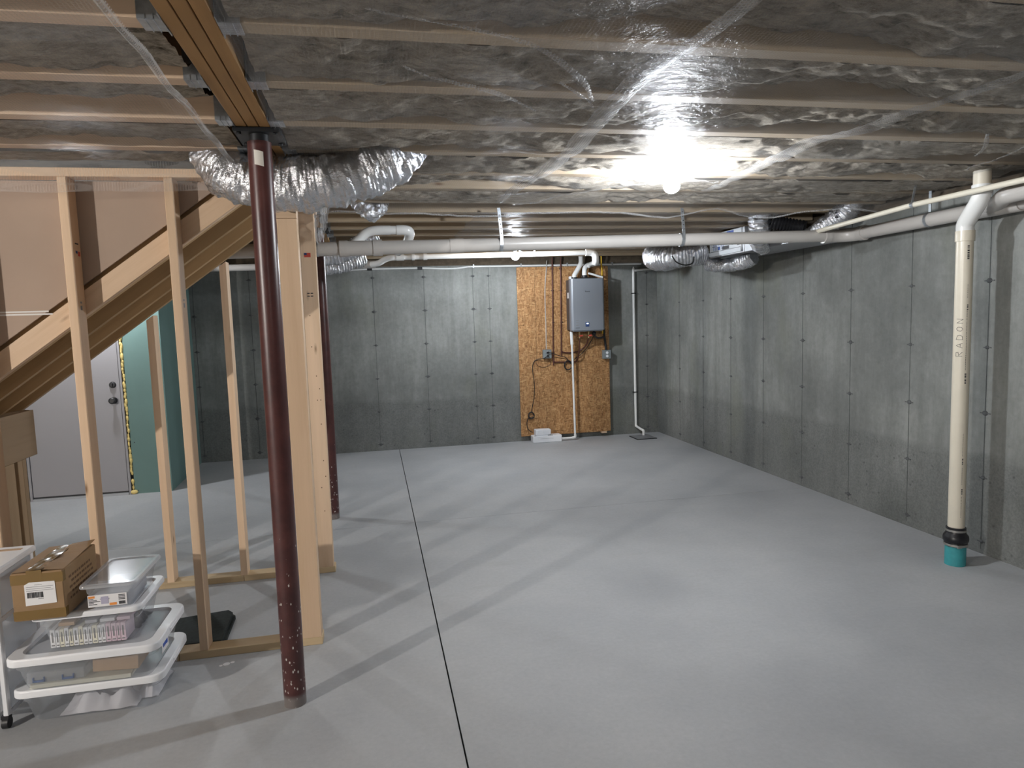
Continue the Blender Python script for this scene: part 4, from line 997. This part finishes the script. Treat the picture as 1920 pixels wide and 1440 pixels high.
# bright vent pipe near the far bulb
VY = 7.26; VZ = lambda x: 2.236+0.0125*x
vp = thing('vent_pipe', (1.2, VY, 2.24), 'bright white vent pipe behind the far bulb, ending in a down-turned elbow', 'pipe')
obj('pipe', MB().tube([(0.30, VY, VZ(.3)), (2.36, VY, VZ(2.36))], 0.028, 20), 'pvc_bright', vp)
obj('elbow', MB().tube(smooth_path([(2.34, VY, 2.265), (2.40, VY, 2.264), (2.445, VY, 2.245), (2.455, VY, 2.19), (2.47, VY+0.05, 2.165), (2.52, VY+0.2, 2.17), (2.66, 8.05, 2.205), (2.67, 8.16, 2.19)], 6), [0.036]*8+[0.038]*20+[0.026]*14+[0.026], 20), 'pvc_bright', vp)
obj('fitting', MB().tube([(0.28, VY, VZ(.28)), (0.36, VY, VZ(.36))], 0.034, 20).tube([(0.44, VY, VZ(.44)), (0.47, VY, VZ(.47))], 0.034, 20).tube([(0.56, VY, VZ(.56)), (0.60, VY, VZ(.6))], 0.034, 20), 'pvc_bright', vp)
obj('elbow', MB().tube(smooth_path([(0.30, VY, VZ(.3)), (0.22, VY, 2.236), (0.16, VY+0.02, 2.22), (0.10, VY+0.05, 2.19), (0.02, VY+0.1, 2.18)], 6), 0.031, 18), 'pvc_bright', vp)
obj('hanger_strap', MB().box(1.745, 1.765, VY-0.031, VY-0.029, VZ(1.75)-0.03, ZJ).tube([(1.745, VY, VZ(1.75)), (1.765, VY, VZ(1.75))], 0.0295, 20), 'galv', vp)
gp = thing('return_pipe', (-0.2, 7.4, 2.17), 'dull grey pipe under the left end of the drain pipe near the back wall', 'pipe')
obj('pipe', MB().tube([(-1.6, 7.42, 2.17), (0.02, 7.38, 2.18)], 0.034, 20).tube([(-0.06, 7.38, 2.18), (0.06, 7.375, 2.181)], 0.040, 20), 'pvc', gp)

# ------------------------------------------------------------------ flexible foil ducts
def flex(name, pts, r, lab, cat='duct', seed=1, n=14, ridge=0.004, crinkle=0.007, mat='foil', seg=36, per=0.025, grp=None):
    P0 = smooth_path(pts, n); L = [0]
    for a, b_ in zip(P0, P0[1:]): L.append(L[-1]+(b_-a).length)
    step = per/5; m = int(L[-1]/step); P = []
    j = 0
    for i in range(m+1):
        s = L[-1]*i/m
        while j < len(L)-2 and L[j+1] < s: j += 1
        t = (s-L[j])/max(1e-6, L[j+1]-L[j]); P.append(P0[j].lerp(P0[j+1], t))
    rr = r if hasattr(r, '__len__') else [r, r]
    rings = []; up = None
    for i, p in enumerate(P):
        t = (P[min(i+1, m)]-P[max(i-1, 0)]).normalized()
        if up is None: up = Vector((0, 0, 1)) if abs(t.z) < 0.9 else Vector((0, 1, 0))
        side = t.cross(up).normalized(); up = side.cross(t).normalized()
        f = i/m*(len(rr)-1); k = min(int(f), len(rr)-2); base = rr[k]+(rr[k+1]-rr[k])*(f-k)
        row = []
        for q in range(seg):
            a = 2*PI*q/seg; d = side*math.cos(a)+up*math.sin(a)
            w_ = base + ridge*math.sin(2*PI*i/5.0) + crinkle*nz(p.x*14+d.x*1.2+seed, p.y*14+d.y*1.2, p.z*14+d.z*1.2) + crinkle*0.6*nz(p.x*40+d.x*4, p.y*40+d.y*4+seed, p.z*40+d.z*4)
            row.append(p+d*w_)
        rings.append(row)
    mb = MB(); mb.loops(rings, True, True, True)
    return obj(name, mb, mat, None, lab, cat, grp)
G = 'flexible foil ducts'
flex('flexible_duct', [(-0.66, 3.24, 2.38), (-0.625, 3.225, 2.28), (-0.545, 3.205, 2.215), (-0.42, 3.19, 2.188), (-0.30, 3.18, 2.180), (-0.17, 3.18, 2.190), (-0.05, 3.18, 2.222), (0.06, 3.19, 2.262), (0.15, 3.20, 2.31), (0.22, 3.21, 2.38)],
     [0.085, 0.105, 0.112, 0.115, 0.115, 0.112, 0.105, 0.09], 'large crinkled silver duct sagging behind the top of the red foreground column', seed=2, ridge=0.0009, crinkle=0.020, per=0.016, grp=G)
flex('flexible_duct', [(-0.62, 6.15, 2.16), (-0.42, 6.1, 2.15), (-0.25, 6.1, 2.17), (-0.08, 6.12, 2.24), (0.06, 6.14, 2.34)], 0.085, 'crumpled foil duct behind the left end of the white drain pipe', seed=5, crinkle=0.018, grp=G)
flex('flexible_duct', [(-0.62, 6.9, 2.11), (-0.42, 6.9, 2.12), (-0.20, 6.95, 2.16), (-0.05, 7.0, 2.22)], 0.075, 'crumpled foil duct low beside the dark rear column, against the back wall', seed=8, crinkle=0.018, grp=G)
flex('flexible_duct', [(-0.10, 4.50, 2.40), (-0.04, 4.44, 2.32), (0.02, 4.46, 2.265), (0.07, 4.55, 2.30), (0.09, 4.70, 2.40)], 0.055, 'small foil duct elbow poking below the far edge of the plastic', seed=11, crinkle=0.015, grp=G)
flex('flexible_duct', [(3.06, 7.1, 2.24), (2.92, 6.75, 2.16), (2.84, 6.45, 2.115), (2.88, 6.24, 2.105), (3.02, 6.17, 2.12), (3.19, 6.17, 2.15)], [0.09, 0.105, 0.115, 0.115, 0.105, 0.10], 'large silver duct curving into the far end of the air handler', seed=14, crinkle=0.014, grp=G)
flex('flexible_duct', [(3.22, 6.14, 2.03), (3.26, 5.98, 2.005), (3.29, 5.82, 2.000), (3.32, 5.66, 2.010), (3.36, 5.56, 2.045)], 0.060, 'silver duct bulging below the wiring-diagram panel of the air handler', seed=17, crinkle=0.012, grp=G)
flex('flexible_duct', [(3.10, 5.05, 2.42), (3.09, 5.03, 2.30), (3.11, 5.06, 2.20), (3.15, 5.12, 2.13), (3.22, 5.2, 2.10)], [0.075, 0.085, 0.085, 0.07], 'foil duct dropping from the joists beside the printed panel of the air handler', seed=21, crinkle=0.014, grp=G)
flex('flexible_duct', [(3.36, 4.80, 2.14), (3.40, 4.72, 2.17), (3.44, 4.62, 2.22), (3.47, 4.50, 2.28), (3.49, 4.42, 2.38)], [0.05, 0.072, 0.08, 0.075], 'foil duct with a black printed mark bending up beside the right wall', seed=24, crinkle=0.010, grp=G)
flex('flexible_duct', [(3.16, 4.98, 2.27), (3.27, 4.92, 2.235), (3.36, 4.84, 2.20)], 0.052, 'black ribbed duct section between the two foil ducts above the drain pipe', seed=30, ridge=0.006, crinkle=0.002, mat='black_plastic', grp=G)
mk = MB(); RZ = Matrix.Rotation(-0.64, 3, 'Z')
for a, z_, w_, h_ in ((0.0, 2.262, 0.045, 0.010), (0.008, 2.243, 0.050, 0.007), (-0.012, 2.226, 0.022, 0.013), (0.014, 2.278, 0.028, 0.007)):
    p_ = Vector((3.4415, 4.556, z_)) + RZ @ Vector((a, -0.076, 0)); mk.box(p_.x-w_/2, p_.x+w_/2, p_.y-0.004, p_.y+0.004, z_, z_+h_, 0, RZ)
obj('printed_mark', mk, 'ink', bpy.data.objects['flexible_duct.007'])
# air handler hung near the right wall
ah = thing('air_handler', (3.4, 5.4, 2.075), 'grey air handler hung under the joists by the right wall, with a white wiring-diagram panel', 'air handler')
obj('cabinet', MB().box(3.20, 3.60, 5.45, 6.07, 2.078, 2.300, 0.004), 'duct_grey', ah)
obj('plenum', MB().box(3.20, 3.60, 4.72, 5.449, 2.078, 2.165, 0.004), 'duct_grey', ah)
wp = obj('diagram_panel', MB().box(3.193, 3.199, 5.49, 6.06, 2.090, 2.296, 0.001), 'white_panel', ah)
obj('panel_rail', MB().box(3.186, 3.193, 5.49, 6.06, 2.090, 2.128, 0.001), 'white_panel', wp)
d = MB()
d.box(3.1915, 3.1932, 5.62, 5.74, 2.20, 2.29); d.box(3.1915, 3.1932, 5.56, 5.60, 2.21, 2.25)
for i in range(7): d.box(3.1915, 3.1932, 5.80+0.03*i, 5.805+0.03*i, 2.14, 2.28)
d.box(3.1915, 3.1932, 5.86, 5.90, 2.14, 2.17)
obj('blue_diagram', d, 'blue', wp)
d = MB()
for i in range(6): d.box(3.1915, 3.1932, 5.51+0.09*i, 5.56+0.09*i, 2.150+0.012*(i % 3), 2.154+0.012*(i % 3))
d.box(3.184, 3.1865, 5.49, 6.06, 2.1275, 2.1305); d.box(3.1915, 3.1932, 5.70, 5.82, 2.135, 2.165)
obj('diagram_lines', d, 'ink', wp)
obj('suspension_strap', MB().box(3.199, 3.201, 5.30, 5.32, 2.09, ZJ), 'galv', ah)
cbl = MB(); cbl.tube(smooth_path([(2.78, 6.0, 2.10), (2.80, 5.95, 2.04), (2.87, 5.92, 2.01), (2.96, 5.95, 2.03), (3.0, 6.0, 2.09)], 6), 0.006, 8)
obj('control_wire', cbl, 'black_cable', ah)

# ================================================================== service board with the heater
OY = 8.366
ob = thing('service_board', (2.39, OY, 0.065), 'tall strand-board panel on the back wall behind the wall-hung heater', 'board')
obj('panel', MB().box(1.792, 2.990, OY, OY+0.012, 0.066, 2.203, 0.001), 'osb', ob)
bt = MB()
for x_ in (1.82, 2.37, 2.92): bt.box(x_, x_+0.06, OY+0.0125, YB-0.0005, 0.066, 2.20)
obj('battens', bt, 'old_z', ob)
obj('foot_block', MB().box(2.86, 2.93, OY-0.02, YB-0.001, 0.045, 0.066), 'pine_x', ob)
sc2 = MB()
for x_ in (1.805, 2.0, 2.30, 2.60, 2.975):
    for z_ in (0.10, 0.62, 1.15, 1.70, 2.17): sc2.cyl((x_, OY-0.001, z_), (0, 1, 0), 0.004, 0.002, 6)
obj('screw_heads', sc2, 'ink_brown', ob)
wk = MB()
for a, b_ in (((1.98, 1.66), (2.10, 1.63)), ((1.86, 1.47), (1.90, 1.60)), ((2.02, 0.95), (2.02, 2.18))):
    wk.tube([(a[0], OY-0.0008, a[1]), (b_[0], OY-0.0008, b_[1])], 0.0015, 5)
obj('pencil_marks', wk, 'ink_brown', ob)
ht = thing('water_heater', (2.645, 8.25, 1.385), 'silver wall-hung tankless heater with a small lit display', 'water heater')
hx0, hx1, hy, hz0, hz1 = 2.424, 2.862, 8.140, 1.395, 2.035
fp_ = []
def hring(z): # rounded front corners
    o = []
    for (cx_, sx, a0, a1) in ((hx0+0.035, -1, 0, 1), (hx1-0.035, 1, 1, 0)):
        for k in range(7):
            t = (k/6) if a0 == 0 else 1-(k/6)
            an = PI/2*t; o.append((cx_+sx*0.035*math.cos(an), hy+0.035-0.035*math.sin(an), z))
    return [(hx0, hy+0.085, z)]+o+[(hx1, hy+0.085, z)]
obj('front_cover', MB().loops([hring(hz0), hring(hz1)]), 'heater', ht)
obj('rear_cabinet', MB().box(hx0+0.004, hx1-0.004, hy+0.0855, OY-0.0005, hz0+0.008, hz1-0.008, 0.003), 'heater_side', ht)
obj('bottom_trim', MB().box(hx0+0.03, hx1-0.03, hy+0.012, hy+0.2, hz0-0.014, hz0-0.0005, 0.003), 'heater', ht)
obj('rating_label', MB().box(hx0+0.0028, hx0+0.0038, hy+0.11, hy+0.17, 1.80, 1.87), 'label', ht)
ds = obj('display', MB().box(2.605, 2.652, hy-0.004, hy+0.001, 1.440, 1.495, 0.002), 'navy', ht)
obj('lit_digits', MB().box(2.618, 2.640, hy-0.0055, hy-0.0042, 1.473, 1.486), emit('display_glow', (0.65, 0.8, 1.0), 6.0), ds)
text_part('brand_mark', 'Rinnai', 0.026, (2.638, hy-0.0006, 1.876), (1, 0, 0), (0, 0, 1), 'ink', ht)
hp = MB(); hp.box(2.475, 2.53, hy-0.0008, hy+0.0005, 1.424, 1.429)
obj('model_strip', hp, 'ink', ht)
hp = MB()
for z_ in (1.455, 1.492, 1.520): hp.box(2.482, 2.515, hy-0.0008, hy+0.0005, z_, z_+0.004)
obj('small_print', hp, 'ink_grey', ht)
obj('vent_collar', MB().tube([(2.495, 8.22, hz1-0.002), (2.495, 8.22, hz1+0.022)], 0.040, 20), 'black_plastic', ht)
obj('vent_collar', MB().tube([(2.628, 8.22, hz1-0.002), (2.628, 8.22, hz1+0.045)], 0.040, 20).box(2.56, 2.78, 8.16, 8.30, hz1-0.002, hz1+0.014, 0.003), 'black_plastic', ht)
obj('top_tab', MB().box(2.428, 2.452, 8.19, 8.24, hz1-0.001, hz1+0.032, 0.003), 'white_plastic', ht)
fi = MB()
for x_ in (2.555, 2.675): fi.tube([(x_, 8.24, hz0-0.012), (x_, 8.24, hz0-0.10)], 0.012, 12)
obj('service_valve', fi, 'brass', ht)
fi = MB()
for x_ in (2.575, 2.695): fi.box(x_-0.012, x_+0.012, 8.20, 8.225, hz0-0.075, hz0-0.06, 0.002).tube([(x_-0.02, 8.235, hz0-0.07), (x_-0.02, 8.20, hz0-0.07)], 0.010, 10)
obj('valve_handle', fi, 'red', ht)
fi = MB().sphere((2.745, 8.24, hz0-0.045), 0.028, 14, 10).tube(smooth_path([(2.745, 8.24, hz0-0.012), (2.745, 8.24, hz0-0.06), (2.78, 8.24, hz0-0.10), (2.84, 8.25, hz0-0.105), (2.88, 8.26, hz0-0.09)], 5), 0.012, 10)
obj('gas_connector', fi, 'black_cable', ht)
def line(name, pts, r, mat, lab, cat, n=6, seg=12, grp=None, straight=False):
    return obj(name, MB().tube(pts if straight else smooth_path(pts, n), r, seg), mat, None, lab, cat, grp)
line('intake_pipe', [(2.495, 8.22, hz1+0.020), (2.497, 8.22, hz1+0.045), (2.53, 8.23, 2.13), (2.575, 8.24, 2.20), (2.60, 8.26, 2.26), (2.60, 8.28, 2.42)], 0.029, 'pvc_bright', 'left white pipe leaning up from the top of the wall-hung heater', 'pipe', 5, 18)
line('exhaust_pipe', [(2.628, 8.22, hz1+0.040), (2.630, 8.22, 2.13), (2.640, 8.225, 2.17), (2.685, 8.24, 2.205), (2.76, 8.27, 2.215), (2.80, 8.30, 2.26), (2.80, 8.31, 2.42)], 0.030, 'pvc_bright', 'right white pipe bending up from the top of the wall-hung heater', 'pipe', 5, 18)
line('white_tube', [(2.66, 8.17, hz1+0.066), (2.72, 8.16, hz1+0.050), (2.78, 8.155, hz1+0.030), (2.845, 8.155, hz1+0.012)], 0.013, 'pvc_bright', 'short white tube lying slanted across the top of the wall-hung heater', 'tube')
line('gas_line', [(2.882, 8.30, 2.42), (2.882, 8.30, 2.22), (2.885, 8.29, 2.14), (2.880, 8.28, 2.05), (2.880, 8.28, 1.60), (2.872, 8.28, 1.34)], 0.010, 'yellow', 'yellow gas line dropping beside the right edge of the wall-hung heater', 'pipe')
line('copper_pipe', [(2.252, OY-0.012, 2.44), (2.252, OY-0.012, 2.2), (2.236, OY-0.012, 1.06), (2.240, OY-0.012, 1.02), (2.262, OY-0.012, 1.0), (2.30, OY-0.012, 0.998), (2.50, OY-0.014, 0.992), (2.545, OY-0.03, 1.02), (2.552, 8.27, 1.12), (2.555, 8.24, 1.30)], 0.0095, 'copper', 'left copper pipe on the board, turning towards the heater lower down', 'pipe')
line('copper_pipe', [(2.362, OY-0.012, 2.44), (2.362, OY-0.012, 2.2), (2.344, OY-0.012, 1.17), (2.350, OY-0.012, 1.135), (2.38, OY-0.012, 1.118), (2.46, OY-0.013, 1.112), (2.58, OY-0.02, 1.13), (2.66, OY-0.05, 1.20), (2.675, 8.24, 1.30)], 0.0095, 'copper', 'right copper pipe on the board, turning under the heater higher up', 'pipe')
cl_ = MB()
for x_ in (2.249, 2.359):
    for z_ in (2.17, 1.9, 1.5): cl_.box(x_-0.018, x_+0.018, OY-0.006, OY-0.0005, z_, z_+0.010)
obj('pipe_straps', cl_, 'black_steel', ob)
line('grey_cable', [(2.185, OY-0.008, 2.28), (2.176, OY-0.006, 2.18), (2.150, OY-0.006, 1.9), (2.150, OY-0.006, 1.5), (2.148, OY-0.006, 1.17)], 0.006, 'grey_cable', 'grey cable running straight down the board into the left outlet box', 'cable')
cd = thing('condensate_pipe', (2.46, 8.24, 0.03), 'white pipe running from under the heater down to the condensate pump', 'pipe')
obj('pipe', MB().tube([(2.450, 8.25, hz0-0.013), (2.456, 8.25, 1.22)], 0.020, 14).tube([(2.455, 8.25, 1.25), (2.470, 8.25, 0.045)], 0.0135, 14), 'pvc_bright', cd)
obj('elbow', MB().tube(smooth_path([(2.470, 8.25, 0.07), (2.470, 8.25, 0.045), (2.455, 8.25, 0.032), (2.43, 8.25, 0.030)], 4), 0.017, 14).tube([(2.44, 8.25, 0.030), (2.282, 8.25, 0.030)], 0.0135, 14), 'pvc_bright', cd)
# outlets
def outlet(x, z, lab, plugs):
    t = thing('outlet_box', (x, OY-0.026, z-0.055), lab, 'outlet', None)
    obj('box', MB().box(x-0.055, x+0.055, OY-0.050, OY-0.0005, z-0.056, z+0.056, 0.004), 'box_grey', t)
    obj('receptacle', MB().cyl((x, OY-0.0505, z+0.022), (0, -1, 0), 0.017, 0.003, 16).cyl((x, OY-0.0505, z-0.022), (0, -1, 0), 0.017, 0.003, 16), 'white_plastic', t)
    if plugs:
        for dz_ in (0.022, -0.022): obj('plug', MB().box(x-0.016, x+0.014, OY-0.082, OY-0.054, z+dz_-0.012, z+dz_+0.012, 0.004), 'black_plastic', t)
    return t
outlet(2.150, 1.108, 'grey outlet box with two black plugs, on the left half of the strand board', True)
outlet(2.942, 1.072, 'grey outlet box with empty white sockets, at the right edge of the strand board', False)
line('flexible_conduit', [(2.900, 8.30, 1.40), (2.905, 8.31, 1.32), (2.925, OY-0.03, 1.24), (2.938, OY-0.026, 1.13)], 0.015, 'black_cable', 'black conduit between the heater and the right outlet box', 'conduit')
def coil(cx_, cz_, r, y, n=4):
    return [Vector((cx_+(r+0.006*math.sin(k*1.7))*math.cos(k*PI/6), y-0.002*(k/12), cz_+(r*1.15+0.006*math.cos(k*2.3))*math.sin(k*PI/6))) for k in range(12*n)]
pc = [Vector(p) for p in ((2.142, OY-0.080, 1.082), (2.10, OY-0.05, 1.058), (2.02, OY-0.012, 1.042), (1.972, OY-0.010, 1.00), (1.962, OY-0.008, 0.90), (1.980, OY-0.008, 0.72), (1.968, OY-0.008, 0.55), (1.935, OY-0.010, 0.40))]
line('power_cord', pc+coil(1.925, 0.335, 0.036, OY-0.014, 3)+[Vector(p) for p in ((1.885, OY-0.012, 0.30), (1.865, OY-0.012, 0.22), (1.885, 8.33, 0.15), (1.925, 8.30, 0.125))], 0.0045, 'black_cable', 'black power cord looping down the board to the condensate pump', 'cord', 3, 8)
line('power_cord', [Vector(p) for p in ((2.160, OY-0.085, 1.130), (2.22, OY-0.06, 1.115), (2.32, OY-0.03, 1.075), (2.40, OY-0.03, 1.05))]+coil(2.425, 0.955, 0.050, OY-0.026, 3)+[Vector(p) for p in ((2.50, OY-0.03, 1.02), (2.62, OY-0.02, 1.10), (2.72, OY-0.02, 1.22), (2.76, 8.27, 1.33))], 0.0045, 'black_cable', 'black cord coiled on the board below the heater', 'cord', 3, 8)
line('thin_wire', [(2.17, OY-0.004, 1.05), (2.20, OY-0.004, 0.98), (2.12, OY-0.004, 0.94), (2.04, OY-0.004, 0.96), (1.99, OY-0.004, 1.02)], 0.0018, 'black_cable', 'thin dark wire looping loosely under the left outlet box', 'wire')
# condensate pump
cpz = thing('condensate_pump', (2.09, 8.265, 0), 'small white condensate pump on the floor in front of the strand board', 'pump')
obj('tank', MB().box(1.905, 2.280, 8.20, 8.335, 0.0, 0.088, 0.008, seg=2), 'white_plastic', cpz)
mh = MB().box(1.945, 2.145, 8.215, 8.325, 0.0885, 0.165, 0.010, seg=2)
for i in range(9): mh.box(1.965+0.019*i, 1.972+0.019*i, 8.2095, 8.216, 0.100, 0.158)
obj('motor_housing', mh, 'white_plastic', cpz)
obj('vents', MB().box(1.925, 1.955, 8.208, 8.214, 0.086, 0.092).box(2.10, 2.165, 8.205, 8.214, 0.086, 0.092), 'black_plastic', cpz)
obj('label_line', MB().box(2.00, 2.17, 8.1990, 8.2002, 0.050, 0.052), 'ink_grey', cpz)
# sump discharge pipe in the corner
sp2 = thing('discharge_pipe', (3.35, 8.38, 0.0), 'thin white pipe running down the back wall near the right corner to the floor cover', 'pipe')
obj('pipe', MB().tube(smooth_path([(3.60, YB-0.022, 2.155), (3.50, YB-0.022, 2.152), (3.375, YB-0.022, 2.142), (3.352, YB-0.022, 2.132), (3.345, YB-0.022, 2.10), (3.347, YB-0.022, 1.2), (3.352, YB-0.022, 0.20), (3.354, YB-0.024, 0.115), (3.362, YB-0.05, 0.095), (3.375, YB-0.17, 0.075), (3.382, YB-0.20, 0.068), (3.383, YB-0.205, 0.04), (3.383, YB-0.205, 0.008)], 5), 0.0165, 14), 'pvc_bright', sp2)
cl_ = MB()
for z_ in (1.84, 0.55): cl_.box(3.320, 3.374, YB-0.041, YB-0.001, z_, z_+0.012)
obj('pipe_clamps', cl_, 'black_steel', sp2)
mb = MB().box(3.19, 3.46, 7.95, 8.23, 0.0005, 0.008, 0.002)
sg = thing('sump_cover', (3.32, 8.09, 0), 'dark square cover on the floor under the white discharge pipe', 'cover')
obj('plate', mb, 'black_steel', sg)
rb = MB()
for i in range(7): rb.box(3.20, 3.45, 7.965+0.036*i, 7.983+0.036*i, 0.008, 0.011)
obj('ribs', rb, 'duct_grey', sg)
# conduit and cable along the top of the back wall
cn = thing('conduit', (2.3, YB-0.02, 2.25), 'straight white conduit clipped along the top of the back wall above the board', 'conduit')
obj('tube', MB().tube([(1.19, YB-0.026, 2.222), (3.45, YB-0.026, 2.222)], 0.011, 12), 'pvc_bright', cn)
for x_ in (1.25, 1.85, 2.45, 3.05): obj('clip', MB().box(x_, x_+0.015, YB-0.038, YB-0.0005, 2.208, 2.25), 'duct_grey', cn)
line('white_cable', [(-0.60, YB-0.012, 2.175), (-0.40, YB-0.012, 2.190), (-0.10, YB-0.012, 2.210), (0.25, YB-0.012, 2.215), (0.62, YB-0.012, 2.215), (0.85, YB-0.012, 2.205), (1.05, YB-0.012, 2.205), (1.19, YB-0.015, 2.222)], 0.0105, 'white_cable', 'white cable draped along the top of the back wall left of the board', 'cable', 8, 10)
kc = thing('cable_clamps', (0.3, YB-0.01, 2.2), 'two black clamps holding the white cable on the back wall', 'clamp')
for x_ in (0.0, 0.60): obj('clamp', MB().box(x_-0.03, x_+0.03, YB-0.025, YB-0.0005, 2.195, 2.232, 0.004), 'black_plastic', kc)
# paint drips on the slab
pd = MB()
for x_, y_, s in ((-0.745, 3.245, 0.016), (-0.72, 3.255, 0.010), (-0.768, 3.235, 0.008)): pd.cyl((x_, y_, 0.0002), (0, 0, 1), s, 0.0008, 12)
obj('paint_spots', pd, 'label', None, 'small white paint spot on the floor beside the near bottom plate', 'paint spot')
